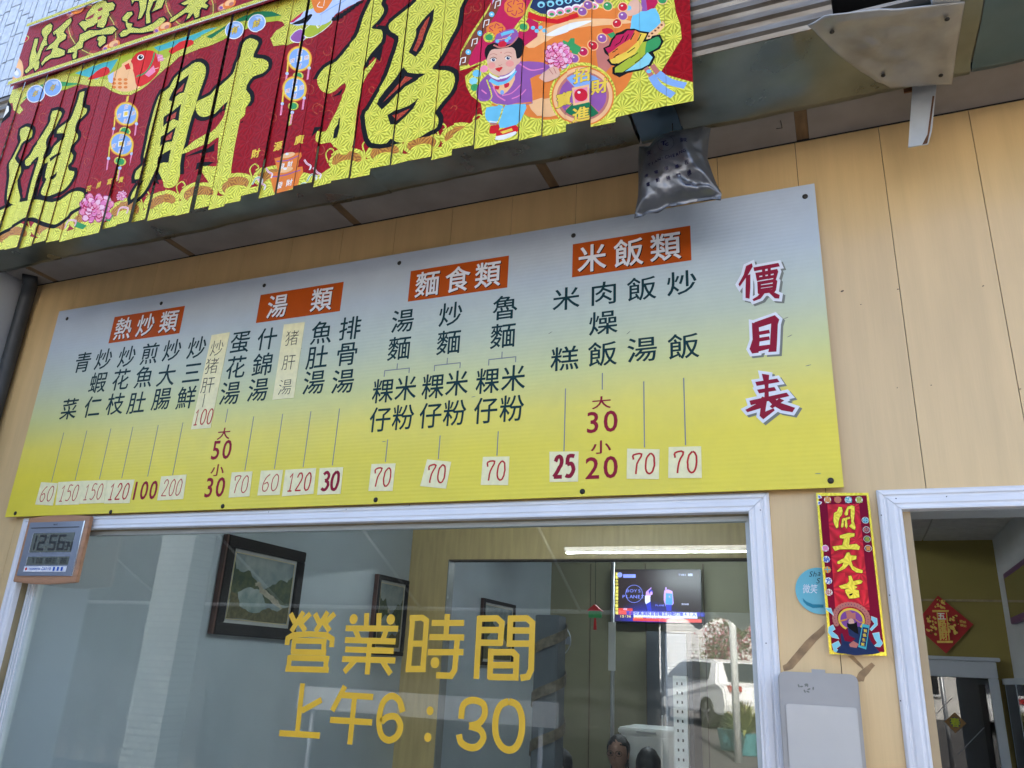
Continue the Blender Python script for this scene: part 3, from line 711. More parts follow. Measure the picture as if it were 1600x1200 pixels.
P = tp(ZB, [(432,262),(530,250),(478,605),(378,615)]); o = prism('paper_slip', P, BY-.0016, BY-.0007, 'sticker_paper', bd); o['label'] = 'hand-written paper slip reading 猪肝湯'
pr = Print(BY-.0019)
for ch, x, y in (('猪',470,325),('肝',455,440),('湯',438,555)): X, Z = bp_(ZB(x, y)); pr.text(ch, X, Z, .066, 'marker_black', -.012, .95)
l = pr.build('handwriting', bd); l.parent = o; l['kind'] = 'stuff'

# ------------------------------------------------------------------ digital clock
mat('clock_wood', (.40,.20,.10), .4, var=.18, scale=4, stretch=(1,1,14), coat=.2); mat('clock_face', (.24,.27,.33), .3, var=.05, metal=.4)
mat('lcd', (.10,.115,.095), .25, var=.05, coat=.4); mat('lcd_seg', (.012,.014,.014), .4, var=0); mat('chrome', (.75,.78,.82), .15, metal=.9, var=.03)
flat('ink_blue', (.02,.10,.45)); flat('ink_red', (.55,.02,.02))
CKY = -.046
def ck(x, y): return wp(x/7.5, 760+y/7.5, CKY)
ckL, ckR = ck(255,700)[0], ck(985,700)[0]; ckT, ckB = ck(640,345)[1], ck(600,1140)[1]
print('clock', ckL, ckR, ckT, ckB)
cl = thing('digital_clock', 'square digital wall clock with wooden case reading 12:56 at upper left of the window', 'clock', ((ckL+ckR)/2, -.05, ckB))
w = ckR-ckL; bow = .006
out = [(ckL+w*i/10, ckT-bow+bow*math.sin(math.pi*i/10)*1.4) for i in range(11)]+[(ckR-w*i/10, ckB+bow-bow*math.sin(math.pi*i/10)*1.4) for i in range(11)]
prism('case', out, CKY, -.031, 'clock_wood', cl, bevel=.002)
fx0, fx1, fz0, fz1 = ckL+.018, ckR-.022, ckB+.028, ckT-.024
prism('face_plate', [(fx0,fz0),(fx1,fz0),(fx1,fz1),(fx0,fz1)], CKY-.004, CKY-.0002, 'clock_face', cl, bevel=.001)
box('chrome_edge', fx1-.002, fx1+.003, CKY-.0055, CKY-.0003, fz0, fz1, 'chrome', cl)
W_ = fx1-fx0; H_ = fz1-fz0; FY = CKY-.004
def fx(a): return fx0+W_*a
def fz(a): return fz0+H_*a
def disp(a0, a1, b0, b1):
    box('display', fx(a0), fx(a1), FY-.0012, FY-.0001, fz(b0), fz(b1), 'lcd', cl); box('display_edge', fx(a0)-.003, fx(a0)-.0002, FY-.0016, FY-.0001, fz(b0), fz(b1), 'chrome', cl)
disp(.13,.88,.43,.79); disp(.13,.88,.20,.35)
box('ridge', fx(.06), fx(.93), FY-.0025, FY-.0001, fz(.885), fz(.895), 'lcd_seg', cl)
SG = {'0':'abcdef','1':'bc','2':'abged','3':'abgcd','4':'fgbc','5':'afgcd','6':'afgedc','7':'abc','A':'abcefg','S':'afgcd','T':'fgeda','C':'afed'}
def seg7(pr, ch, x, z, w, h, t):
    a, b, g = w/2, h/2, t*.25
    for s in SG[ch]:
        if s == 'a': q = (x-a+g, z+b-t, x+a-g, z+b)
        if s == 'd': q = (x-a+g, z-b, x+a-g, z-b+t)
        if s == 'g': q = (x-a+g, z-t/2, x+a-g, z+t/2)
        if s == 'f': q = (x-a, z+g, x-a+t, z+b-g)
        if s == 'b': q = (x+a-t, z+g, x+a, z+b-g)
        if s == 'e': q = (x-a, z-b+g, x-a+t, z-g)
        if s == 'c': q = (x+a-t, z-b+g, x+a, z-g)
        pr.rect(*q, 'lcd_seg')
pr = Print(FY-.0014)
for ch, a, ww, hh, bb in (('1',.165,.10,.29,.61),('2',.32,.13,.29,.61),('5',.52,.13,.29,.61),('6',.68,.13,.29,.61),('3',.785,.06,.16,.54),('4',.85,.06,.16,.54)):
    seg7(pr, ch, fx(a), fz(bb), W_*ww, H_*hh, W_*.028*(.55 if hh < .2 else 1))
pr.ell(fx(.42), fz(.70), .0018, .0018, 'lcd_seg', 8); pr.ell(fx(.42), fz(.53), .0018, .0018, 'lcd_seg', 8)
for ch, a in (('7',.24),('0',.33),('0',.39),('5',.50),('A',.56),('T',.63),('2',.77),('6',.83)): seg7(pr, ch, fx(a), fz(.275), W_*.04, H_*.09, W_*.009)
pr.build('digits', cl)['kind'] = 'stuff'
box('label_strip', fx(.11), fx(.87), FY-.0012, FY-.0001, fz(.075), fz(.175), 'ink_white', cl)
pr = Print(FY-.0015)
pr.text('THERMOMETER', fx(.31), fz(.125), .0115, 'ink_blue', .02, .62, pitch=.78); pr.text('CASIO', fx(.52), fz(.128), .014, 'ink_blue', .03, .85, pitch=.85)
pr.ell(fx(.155), fz(.125), .005, .006, 'ink_red', 10)
for a in (.66,.73,.80): pr.rect(fx(a)-.005, fz(.09), fx(a)+.005, fz(.16), 'ink_blue')
pr.text('WAVE', fx(.5), fz(.945), .009, 'ink_black', .01, .8, pitch=.8)
pr.build('label_print', cl)

# ------------------------------------------------------------------ red couplet strip, round sign, letter box
foil('gold_smooth', (.55,.44,.02), (.95,.80,.10), cell=.03, metal=.6, rough=.3, amt=.3)
MATS['gold_smooth'].node_tree.nodes['Bump'].inputs['Distance'].default_value = .0006
cp = thing('lucky_paper_strip', 'red and gold lucky paper strip reading 開工大吉 between window and doorway', 'paper strip', (0, -.004, 1.66))
KY = -.0285
def K1(x, y): return wp(1180+x/7.2727, 740+y/7.2727, KY)
def K2(x, y): return wp(1220+x/6, 860+y/6, KY)
def K0(x, y): return wp(x, y, KY)
prism('paper', [K0(1275,770),(K0(1357,770)),K0(1386,1025),K0(1296,1022)], KY, KY+.0012, 'gold_smooth', cp)
pr = Print(KY-.0004, .00006)
pr.poly([K0(1279,775),K0(1354,774),K0(1382,1019),K0(1300,1016)], 'maroon')
pr.poly([K1(820,350),K1(1180,345),K2(835,560),K2(512,555)], 'bright_red_foil')
flat('ink_amber', (.65,.28,.06)); flat('ink_teal', (.07,.42,.45)); flat('ink_cyan', (.25,.60,.66)); flat('ink_olive', (.35,.42,.05)); flat('ink_pink', (.75,.20,.42)); flat('ink_skin', (.72,.42,.30)); flat('ink_coin', (.52,.17,.13)); flat('ink_navy', (.015,.03,.09)); flat('ink_gold', (.80,.55,.06)); flat('ink_pale', (.80,.78,.70)); flat('ink_purple', (.23,.07,.28)); flat('ink_forest', (.01,.16,.06))
for (x, ch, c) in ((822,'萬','ink_amber'),(938,'事','ink_coin'),(1058,'如','ink_teal'),(1180,'意','ink_olive')):
    X, Z = K1(x, 298); pr.ell(X, Z, .0085, .0085, 'ink_pale' if ch != '事' else 'ink_amber', 16); pr.text(ch, X, Z, .0165, c, .03)
for s in (-1, 1):
    pr.poly([K1(710,300+s*12),K1(760,300+s*22),K1(750,300+s*45),K1(712,300+s*62)], 'ink_pale'); pr.poly([K1(720,300+s*22),K1(745,300+s*26),K1(740,300+s*40),K1(718,300+s*48)], 'ink_blue')
KAI = [[(895,450),(930,430),(950,380),(985,385),(995,430),(985,470),(960,500),(945,560),(945,610),(925,625),(905,590),(888,540)], [(1050,375),(1100,362),(1128,375),(1130,450),(1120,540),(1140,610),(1135,640),(1105,630),(1065,600),(1095,570),(1085,480),(1085,400),(1060,410),(1052,470),(1030,480),(1012,460)],
       [(985,515),(1075,490),(1075,515),(1040,525),(1050,600),(1038,628),(1020,600),(1018,535),(1005,540),(1005,600),(985,620),(975,600),(985,545)]]
GONG = [[(960,705),(1060,675),(1130,680),(1128,715),(1075,730),(1070,780),(1065,810),(1150,800),(1190,830),(1180,868),(1090,860),(960,862),(905,880),(876,830),(990,815),(1010,740),(965,735)]]
DA = [[(935,1000),(1010,960),(1040,900),(1070,895),(1085,930),(1150,935),(1148,975),(1090,990),(1110,1050),(1160,1080),(1222,1100),(1218,1130),(1150,1125),(1100,1090),(1065,1030),(1020,1080),(940,1118),(928,1108),(990,1050),(1005,1010),(950,1030),(930,1020)]]
for g in KAI+GONG+DA: pr.poly([K1(*q) for q in g], 'ink_black', .0009)
for g in KAI+GONG+DA: pr.poly([K1(*q) for q in g], 'gold_smooth')
JI = [[(545,335),(620,312),(640,290),(635,240),(660,238),(680,290),(740,275),(768,290),(755,310),(690,330),(720,345),(690,365),(730,375),(738,440),(690,450),(640,452),(610,400),(600,370),(640,355),(570,362)]]
for g in JI: pr.poly([K2(*q) for q in g], 'ink_black', .0009); pr.poly([K2(*q) for q in g], 'gold_smooth')
pr.poly([K2(640,410),K2(675,400),(K2(672,418)),K2(645,428)], 'ink_black')
for (x, y, ch, c) in ((1252,532,'招','ink_cyan'),(1264,640,'財','ink_coin'),(1272,745,'進','ink_olive'),(1284,852,'寶','ink_amber')):
    X, Z = K1(x, y); pr.ell(X, Z, .0083, .0083, 'ink_pale', 16); pr.ell(X, Z, .0073, .0073, 'ink_navy', 16); pr.text(ch, X, Z, .013, c, .03)
for (f, x, y, ch, c) in ((K1,797,850,'廣','ink_pink'),(K1,810,975,'納','ink_blue'),(K2,437,182,'十','ink_teal'),(K2,447,286,'方','ink_blue'),(K2,452,394,'財','ink_coin')):
    X, Z = f(x, y); pr.ell(X, Z, .0085, .0085, 'ink_amber' if ch == '十' else 'ink_pale', 9); pr.text(ch, X, Z, .0145, c, .03)
# seated robed figure within a ring of coins
cx, cz = K2(662, 650); 
for t in range(22):
    a = math.pi*(-.12+1.24*t/21); X, Z = cx+.0375*math.cos(a), cz+.002+.034*math.sin(a)
    pr.ell(X, Z, .0062, .0062, 'ink_coin', 12); pr.ell(X, Z, .0012, .0012, 'ink_navy', 6)
pr.ell(cx, cz, .030, .027, 'ink_gold', 30); pr.ell(cx, cz, .025, .022, 'ink_purple', 30)
for q in ([(420,540),(470,545),(495,610),(470,590),(430,560)], [(450,720),(490,700),(510,740),(480,760),(530,800),(545,830),(480,815),(445,770)], [(480,880),(540,850),(560,890),(520,920),(560,960),(500,950)], [(850,620),(900,640),(905,700),(850,755),(835,740),(880,690),(850,650)], [(860,780),(920,770),(930,830),(955,870),(930,905),(870,900),(905,870),(880,830)]):
    pr.poly([K2(*p_) for p_ in q], 'ink_pale', .0006); pr.poly([K2(*p_) for p_ in q], 'ink_cyan')
pr.poly([K2(*q) for q in ((520,960),(570,880),(560,790),(600,750),(640,720),(740,715),(800,760),(850,860),(930,960),(860,975),(700,985))], 'ink_navy')
pr.poly([K2(*q) for q in ((575,770),(625,725),(640,800),(700,830),(660,860),(600,850))], 'maroon')
pr.poly([K2(*q) for q in ((640,880),(680,850),(730,880),(710,915),(650,905))], 'ink_coin')
pr.ell(*K2(662,672), .0065, .0080, 'ink_skin', 16)
pr.poly([K2(*q) for q in ((620,680),(640,690),(660,690),(690,685),(712,670),(720,720),(730,790),(690,770),(650,740),(622,715))], 'ink_black')
pr.poly([K2(*q) for q in ((620,650),(615,600),(605,575),(640,562),(670,590),(700,585),(702,648),(660,640))], 'ink_coin')
pr.poly([K2(*q) for q in ((620,640),(560,655),(545,665),(560,672),(622,655))], 'ink_amber'); pr.poly([K2(*q) for q in ((702,645),(740,672),(780,668),(778,678),(738,680),(700,655))], 'ink_amber')
pr.ell(*K2(648,668), .0007, .0005, 'ink_black', 8); pr.ell(*K2(678,666), .0007, .0005, 'ink_black', 8)
pr.poly([K2(*q) for q in ((765,690),(832,705),(800,930),(725,905))], 'ink_teal'); pr.poly([K2(*q) for q in ((768,720),(822,730),(795,905),(738,892))], 'ink_navy')
for i, ch in enumerate('對我生財'):
    X, Z = K2(793-i*8, 755+i*42); pr.text(ch, X, Z, .0075, 'ink_gold', .04)
pr.build('print', cp)

mat('sign_blue', (.10,.42,.50), .35, var=.04, coat=.3); flat('sign_dark', (.03,.22,.30))
rx, rz = K2(390, 370); _, zt = K2(390,150); _, zb = K2(400,592); xl = K2(132,370)[0]; rad = (zt-zb)/2; rzc = (zt+zb)/2; rxc = xl+rad
rsn = thing('round_sign', 'round light blue sticker sign half hidden behind the red paper strip', 'sign', (rxc, -.003, rzc))
bm = bmesh.new(); bmesh.ops.create_cone(bm, cap_ends=True, segments=48, radius1=rad, radius2=rad, depth=.004, matrix=Matrix.Translation((rxc, -.0025, rzc)) @ Matrix.Rotation(R(90), 4, 'X'))
bm_obj('disc', bm, 'sign_blue', rsn)
pr = Print(-.005)
def K3(x, y): return wp(1220+x/6, 860+y/6, -.004)
pr.text('微笑', *K3(275,360), .024, 'ink_white', .0, .75, pitch=1.0, skew=.15)
pr.text('Sha', *K3(322,222), .019, 'ink_black', -.005, 1.0, pitch=.52, skew=.3); pr.text('S', *K3(352,285), .019, 'ink_black', -.005, 1, skew=.3)
pr.poly([K3(*q) for q in ((205,445),(240,480),(300,505),(400,508),(400,535),(300,540),(245,515),(212,480))], 'sign_dark')
pr.build('print', rsn)

mat('box_grey', (.36,.345,.32), .45, var=.05, scale=8); mat('box_cover', (.46,.455,.43), .3, var=.06, scale=4, coat=.4)
LBY = -.075
def K4(x, y): return wp(1180+x/2.609, 740+y/2.609, LBY)
lx0, lx1 = K4(97,900)[0], K4(425,900)[0]; lz1 = K4(250,812)[1]
lb = thing('letter_box', 'rounded grey plastic box mounted on the wall below the red paper strip', 'box', ((lx0+lx1)/2, -.04, 1.15))
def rrect(x0, x1, z0, z1, r, n=5):
    q = []
    for cx_, cz_, a0 in ((x1-r, z1-r, 0), (x0+r, z1-r, 90), (x0+r, z0+r, 180), (x1-r, z0+r, 270)):
        for i in range(n+1): t = R(a0+90*i/n); q.append((cx_+r*math.cos(t), cz_+r*math.sin(t)))
    return q
prism('body', rrect(lx0, lx1, 1.14, lz1, .016), LBY, -.001, 'box_grey', lb, bevel=.003)
prism('cover', rrect(lx0+.014, lx1-.008, 1.15, K4(250,945)[1], .006), LBY-.006, LBY-.0005, 'box_cover', lb, bevel=.002)
box('hook', K4(228,800)[0], K4(283,800)[0], -.06, -.04, lz1, lz1+.008, 'box_grey', lb)
pr = Print(LBY-.0004)
for i in range(9): 
    X, Z = K4(185+random.uniform(-12,55), 872+random.uniform(-14,22)); pr.ell(X, Z, .004, .0018, 'ink_shadow', 7, rot=random.random()*3)
mat('ink_shadow_dummy', (.2,.2,.2))
pr.build('scuffs', lb)
# old tape left on the wall
mat('old_tape', (.34,.20,.085), .5, var=.35, scale=25, stretch=(1,1,1)); mat('torn_paint', (.60,.55,.49), .8, var=.15, scale=30)
tp_ = thing('old_tape', 'strips of old brown adhesive tape left on the wall above the grey box', 'tape', (-.08, -.002, 1.65))
def K5(x, y): return wp(1220+x/6, 860+y/6, -.001)
for q in ([(18,1080),(50,1065),(230,850),(410,690),(415,770),(300,890),(110,1110),(30,1130)], [(630,990),(680,985),(775,1095),(768,1115)], [(700,1200),(735,1140),(850,1050),(885,1078),(790,1190),(775,1230),(715,1230)]):
    qq = []
    for i in range(len(q)):
        a, b = q[i], q[(i+1)%len(q)]; qq.append(K5(*a)); 
        for t in (.33,.66): X, Z = K5(a[0]+(b[0]-a[0])*t, a[1]+(b[1]-a[1])*t); qq.append((X+random.uniform(-.0008,.0008), Z+random.uniform(-.0008,.0008)))
    prism('tape_strip', qq, -.0012, -.0001, 'old_tape', tp_)

# ------------------------------------------------------------------ silver bag hanging from the flashing
mat('silver_bag', (.20,.21,.23), .36, metal=.75, var=.1, scale=8, bump=.25, bscale=22)
GYB = -.25
def G(x, y): return wp(990+x/7.06, 180+y/7.06, GYB)
bagc = G(480,600)
bag = thing('silver_bag', 'crumpled silver foil bag with printed lettering hanging under the flashing', 'bag', (bagc[0], GYB, bagc[1]))
OUT = [(60,345),(175,348),(290,225),(430,175),(600,150),(770,120),(852,140),(825,300),(815,480),(870,640),(915,760),(972,865),(962,935),(880,930),(760,955),(640,960),(500,1000),(380,1015),(260,1080),(120,1105),(40,1150),(5,1140),(10,1095),(50,900),(55,700),(50,500)]
# interior grid clipped to the outline, puffed forward
import mathutils
P2 = [Vector(G(*q)) for q in OUT]
cen = sum(P2, Vector((0,0)))/len(P2)
from mathutils import noise as mn
def along(pts, t):
    k = t*(len(pts)-1); i = min(int(k), len(pts)-2); return Vector(pts[i]).lerp(Vector(pts[i+1]), k-i)
TOPE = [G(*q) for q in ((60,345),(175,346),(290,225),(430,175),(600,150),(770,120),(852,140))]
BOTE = [G(*q) for q in ((5,1145),(60,1118),(130,1100),(260,1075),(380,1012),(500,998),(640,958),(760,950),(880,925),(962,935))]
LEFE = [G(*q) for q in ((60,345),(48,500),(55,700),(48,900),(20,1050),(5,1145))]
RIGE = [G(*q) for q in ((852,140),(825,300),(815,480),(870,640),(915,760),(972,865),(962,935))]
def bag_side(sgn):
    bm = bmesh.new(); nu, nv = 44, 44; g = []
    for j in range(nv+1):
        v = j/nv; row = []
        for i in range(nu+1):
            u = i/nu
            q = along(TOPE,u)*(1-v)+along(BOTE,u)*v+along(LEFE,v)*(1-u)+along(RIGE,v)*u
            q = q-(Vector(TOPE[0])*(1-u)*(1-v)+Vector(TOPE[-1])*u*(1-v)+Vector(BOTE[0])*(1-u)*v+Vector(BOTE[-1])*u*v)
            edge = min(1, min(u, 1-u)*7)*min(1, v*5)*min(1, max(0, (.93-v))*7)
            puff = .050*(math.sin(math.pi*u)**.6)*(max(0, math.sin(math.pi*min(1, v/.93)))**.7)
            P = Vector((q.x*16, q.y*16, sgn*3.)); r1_ = 1-abs(mn.noise(P))*2.2; r2_ = 1-abs(mn.noise(P*2.3+Vector((5,1,2))))*2.2
            # pleats running to the lower right corner
            dx, dz = q.x-RIGE[-2][0], q.y-RIGE[-2][1]; a = math.atan2(dz, dx); fold = math.sin(a*9)*.011*math.exp(-math.hypot(dx, dz)*7)
            fold += .012*max(0, 1-abs((u-.70)-(v-.35)*.35)*9)*(1 if v > .2 else v/.2)
            y = puff+edge*(.007*r1_+.0035*r2_+fold)
            if v > .93: y += .004*math.sin(u*22+mn.noise(P)*4)
            row.append(bm.verts.new((q.x, GYB-sgn*(y+.0003), q.y)))
        g.append(row)
    for j in range(nv):
        for i in range(nu): bm.faces.new((g[j][i], g[j][i+1], g[j+1][i+1], g[j+1][i]))
    return bm
bb = bag_side(1); me_b = bpy.data.meshes.new('t'); bb.to_mesh(me_b)
from mathutils.bvhtree import BVHTree
bvh = BVHTree.FromBMesh(bb); bb.free()
bb2 = bag_side(-1); bb2.from_mesh(me_b); bm_obj('bag_body', bb2, 'silver_bag', bag, smooth=True)
tube('tie', [(G(430,175)[0], GYB, G(430,175)[1]-.005), (G(430,175)[0], GYB, 3.15)], .0015, 'gap_black', bag, 6)
pr = Print(GYB-.08)
def gt(s, x, y, h, dx=0, dy=0, gr=.014):
    n = len(s)
    for i, ch in enumerate(s):
        X, Z = G(x+dx*i, y+dy*i); pr.text(ch, X, Z, h, 'bag_ink', gr, 1., rot=R(6))
flat('bag_ink', (.012,.012,.06), .4)
gt('天', 205, 505, .016); gt('誠', 588, 392, .019, gr=.01); gt('T', 372, 425, .026, gr=.03); gt('c', 408, 440, .024, gr=.03)
for t in range(24):
    a0, a1 = t*math.pi/12, (t+1)*math.pi/12; pr.stroke([G(393+88*math.cos(a0), 420+98*math.sin(a0)), G(393+88*math.cos(a1), 420+98*math.sin(a1))], .0008, 'bag_ink')
gt('TIAN-CHERNG', 205, 635, .0135, 40, -10)
gt('微電腦遙控', 180, 768, .0125, 112, -31); gt('電動捲門機', 197, 855, .0125, 112, -31)
pr.stroke([G(553,865),G(610,845),G(690,838)], .0022, 'bag_ink')
o = pr.build('lettering', bag); o['kind'] = 'stuff'
for v in o.data.vertices:      # lay the print on the crumpled foil
    wv = v.co+Vector(bag['org']); hit = bvh.ray_cast(Vector((wv.x, GYB-.2, wv.z)), Vector((0,1,0)))
    if hit[0] is not None: v.co.y = hit[0].y-.0009-bag['org'][1]

# ------------------------------------------------------------------ New Year banner: header band and hanging strips
NY = -.535
def bpx(x, y): return wp(x, y, NY)
flat('ink_lime', (.38,.45,.03)); flat('ink_sky', (.22,.38,.68)); flat('ink_babyred', (.62,.008,.012)); flat('ink_magenta', (.50,.008,.07)); flat('ink_orangeart', (.75,.20,.03)); flat('ink_orangelight', (.85,.48,.22)); flat('ink_lightblue', (.15,.50,.68)); flat('ink_rose', (.80,.25,.38)); flat('ink_violet', (.28,.09,.32)); flat('ink_ivory', (.80,.78,.72)); flat('ink_brown', (.20,.05,.02)); flat('ink_bead_red', (.60,.01,.03)); flat('ink_mid_green', (.04,.30,.09)); flat('ink_fish', (.65,.02,.015)); flat('ink_paleblue', (.45,.55,.75))
ART = []           # (material, verts, faces) from back to front
def ap(m, pts, grow=0., fn=bpx, sm=0):
    q = [fn(*p_) for p_ in pts]
    if sm: q = smooth(q+[q[0]], sm)[:-1]
    v, f = fill([q], grow); ART.append((m, v, f))
def aell(m, x, y, rx, ry, rot=0., fn=bpx, n=20):
    ap(m, [(x+rx*math.cos(t*2*math.pi/n)*math.cos(rot)-ry*math.sin(t*2*math.pi/n)*math.sin(rot), y+rx*math.cos(t*2*math.pi/n)*math.sin(rot)+ry*math.sin(t*2*math.pi/n)*math.cos(rot)) for t in range(n)], 0., fn)
def atx(m, ch, x, y, h, grow=.02, wx=1., fn=bpx, rot=0.):
    X, Z = fn(x, y); v, f = gl(ch, grow); ART.append((m, [(X+(a*wx*math.cos(rot)-b*math.sin(rot))*h, Z+(a*wx*math.sin(rot)+b*math.cos(rot))*h, e_*.4) for a, b, e_ in v], f))
def astroke(m, pts, w, fn=bpx, sm=4):
    q = [fn(*p_) for p_ in pts]
    if sm: q = smooth(q, sm)
    pr_ = Print(0); pr_.stroke(q, w, m); ART.append((m, [(a, c) for a, b, c in pr_.v], pr_.f))
r1 = lambda x, y: bpx(x/4.8, 130+y/4.8)
r2 = lambda x, y: bpx(200+x/4.8, 80+y/4.8)
r3 = lambda x, y: bpx(480+x/4.615, y/4.615)
r4 = lambda x, y: bpx(x/6.4, y/6.4)
r5 = lambda x, y: bpx(200+x/6.4, y/6.4)
r6 = lambda x, y: bpx(400+x/8, y/8)
r7 = lambda x, y: bpx(700+x/5, y/5)
r8 = lambda x, y: bpx(860+x/5.457, y/5.457)
r9 = lambda x, y: bpx(380+x/8, 170+y/8)
# faint red scrollwork on the ground
foil('amber_foil', (.30,.07,.008), (.70,.30,.03), cell=.047, metal=.7, rough=.35, spokes=13)
foil('scroll_red', (.36,.02,.006), (.58,.08,.02), cell=.04, metal=.75, rough=.4)
rnd = random.Random(4)
for i in range(150):
    x, y = rnd.uniform(0,760), 0; y = rnd.uniform(max(0,150-.33*x), 360-.23*x)
    a = rnd.uniform(0,6); s = rnd.uniform(5,11)
    astroke('scroll_red', [(x+s*math.cos(a+t*.9)*(1-t*.12), y+s*math.sin(a+t*.9)*(1-t*.12)) for t in range(6)], .0035)
# golden hem with scallops
zhem = lambda x: 0
hemy = lambda x: 396-.2265*x           # foot of the banner
for i in range(14):
    x = 20+i*58; y = hemy(x)-26
    if 455 < x < 520 : continue
    aell('gold_foil', x, y+2, 30, 17, R(-13)); aell('amber_foil', x, y+3, 23, 12.5, R(-13)); aell('gold_foil', x+1, y+13, 18, 9, R(-13)); astroke('gold_foil', [(x-30,y+6),(x-34,y-8),(x-26,y-16),(x-20,y-10),(x-25,y-6)], .005)
ap('gold_foil', [(x, hemy(x)-15+4*math.sin(x*.13)) for x in range(-40,1100,12)]+[(x, hemy(x)+22) for x in range(1100,-41,-60)])
# big brush characters
def big(fn, golds, holes, inner=()):
    for g in golds: ap('ink_black', g, .0175, fn, 2)
    for g in golds: ap('gold_foil', g, .001, fn, 2)
    for g in holes: ap('ink_black', g, .001, fn)
    for g in inner: ap('scroll_red', g, 0, fn)
big(r1, [[(160,350),(200,332),(242,352),(236,405),(190,440),(168,462),(152,500),(118,570),(155,620),(157,670),(132,730),(138,800),(155,870),(145,910),(85,905),(68,870),(72,800),(82,700),(75,620),(85,590),(105,560),(150,470),(165,430),(155,390)],
 [(400,215),(440,208),(465,230),(440,280),(415,330),(370,400),(350,450),(355,490),(330,560),(335,590),(310,650),(285,720),(265,800),(245,890),(220,890),(235,800),(255,720),(285,620),(300,555),(270,570),(235,605),(200,620),(192,585),(230,540),(262,480),(300,430),(345,360),(385,290),(388,250)],
 [(600,75),(635,65),(625,120),(620,180),(648,190),(640,225),(600,265),(575,300),(562,360),(580,385),(575,420),(545,455),(525,510),(545,540),(530,590),(505,615),(515,655),(550,660),(545,700),(510,760),(470,800),(420,825),(345,845),(310,825),(330,770),(355,715),(340,710),(350,650),(365,590),(345,600),(330,590),(350,560),(385,530),(400,490),(440,440),(475,420),(485,385),(430,380),(445,340),(490,310),(530,270),(560,200),(585,130)],
 [(-20,975),(45,950),(100,915),(160,900),(220,890),(260,875),(310,880),(390,895),(450,875),(510,830),(560,808),(610,815),(628,840),(610,905),(590,925),(520,960),(500,990),(460,1025),(410,1055),(350,1045),(300,1025),(250,1005),(205,1010),(160,1035),(90,1075),(40,1100),(-20,1118)]],
 [[(375,715),(385,700),(425,668),(420,695),(395,718)], [(375,565),(460,515),(450,532),(380,588)], [(430,380),(488,378),(470,422),(440,445),(415,470),(430,420)]])
big(r2, [[(480,95),(540,85),(580,120),(575,190),(540,290),(515,370),(500,430),(475,500),(450,590),(430,680),(405,770),(390,860),(388,930),(365,1000),(310,1028),(265,1010),(260,975),(225,900),(215,860),(195,900),(160,970),(115,1050),(35,1118),(45,1070),(90,1000),(110,960),(62,965),(72,905),(130,850),(128,790),(150,680),(165,590),(190,490),(215,400),(255,310),(310,270),(350,200),(410,145),(450,120)],
 [(840,36),(862,-61),(911,-99),(967,-76),(979,-54),(960,-9),(941,51),(1010,60),(1050,85),(1050,130),(1010,165),(945,190),(905,240),(885,290),(915,330),(918,380),(885,430),(880,480),(850,512),(835,520),(830,590),(810,680),(795,780),(780,880),(775,935),(740,970),(680,1000),(625,1008),(590,960),(550,900),(545,865),(590,858),(660,860),(670,780),(675,690),(678,640),(640,660),(590,695),(530,720),(470,745),(405,770),(430,730),(500,675),(580,630),(650,580),(690,530),(720,480),(740,400),(750,370),(700,410),(650,460),(590,492),(540,485),(510,440),(520,380),(560,360),(620,330),(660,285),(710,240),(787,171),(815,90)]],
 [[(305,362),(335,300),(370,235),(455,175),(445,210),(415,305),(385,312),(350,338),(325,372)], [(262,560),(265,492),(320,455),(395,395),(380,460),(375,518),(335,503),(290,535)], [(238,710),(245,640),(290,610),(355,565),(340,620),(325,672),(285,675),(255,690)], [(215,842),(225,790),(265,760),(315,735),(305,780),(298,830),(260,828),(235,835)]],
 [[(335,345),(358,300),(420,235),(405,295),(370,305)], [(285,525),(295,490),(360,450),(350,495)], [(258,670),(275,640),(330,600),(318,655)]])
big(r3, [[(475,-25),(540,-10),(530,30),(548,60),(545,95),(500,160),(468,190),(470,210),(530,215),(540,250),(530,300),(470,370),(430,430),(400,520),(495,420),(470,480),(430,540),(400,600),(385,690),(365,770),(355,850),(345,950),(330,1050),(290,1118),(245,1115),(230,1080),(190,1055),(165,1020),(100,1030),(65,1015),(75,950),(130,945),(165,880),(205,810),(245,720),(280,660),(285,610),(250,605),(200,650),(140,670),(95,640),(75,570),(130,490),(210,440),(290,350),(360,270),(390,190),(410,120),(450,30)],
 [(790,0),(830,-60),(1140,-90),(1100,60),(1080,180),(1030,270),(980,370),(930,450),(900,500),(990,505),(1050,530),(1060,590),(1030,660),(970,730),(925,790),(920,820),(940,850),(930,910),(870,950),(780,1005),(700,1020),(640,1015),(600,995),(570,1030),(490,1035),(440,990),(415,830),(440,790),(480,720),(520,650),(580,540),(620,420),(650,330),(660,260),(610,230),(590,190),(620,150),(690,90)]],
 [[(185,990),(195,930),(243,858),(238,930),(222,1000)], [(785,205),(830,150),(915,65),(905,150),(865,250),(835,340),(780,405),(730,370),(760,310),(785,250)], [(500,745),(560,660),(640,560),(690,480),(720,520),(780,530),(850,535),(780,580),(700,620),(640,680),(590,740),(540,790)], [(580,830),(640,790),(730,760),(800,715),(760,780),(710,830),(640,890),(600,895)]],
 [[(815,215),(845,165),(885,120),(868,180),(830,290),(785,370),(762,358),(792,290)], [(545,742),(600,672),(680,575),(702,545),(758,558),(690,600),(620,670)], [(612,832),(690,797),(740,778),(690,825),(640,862)]])
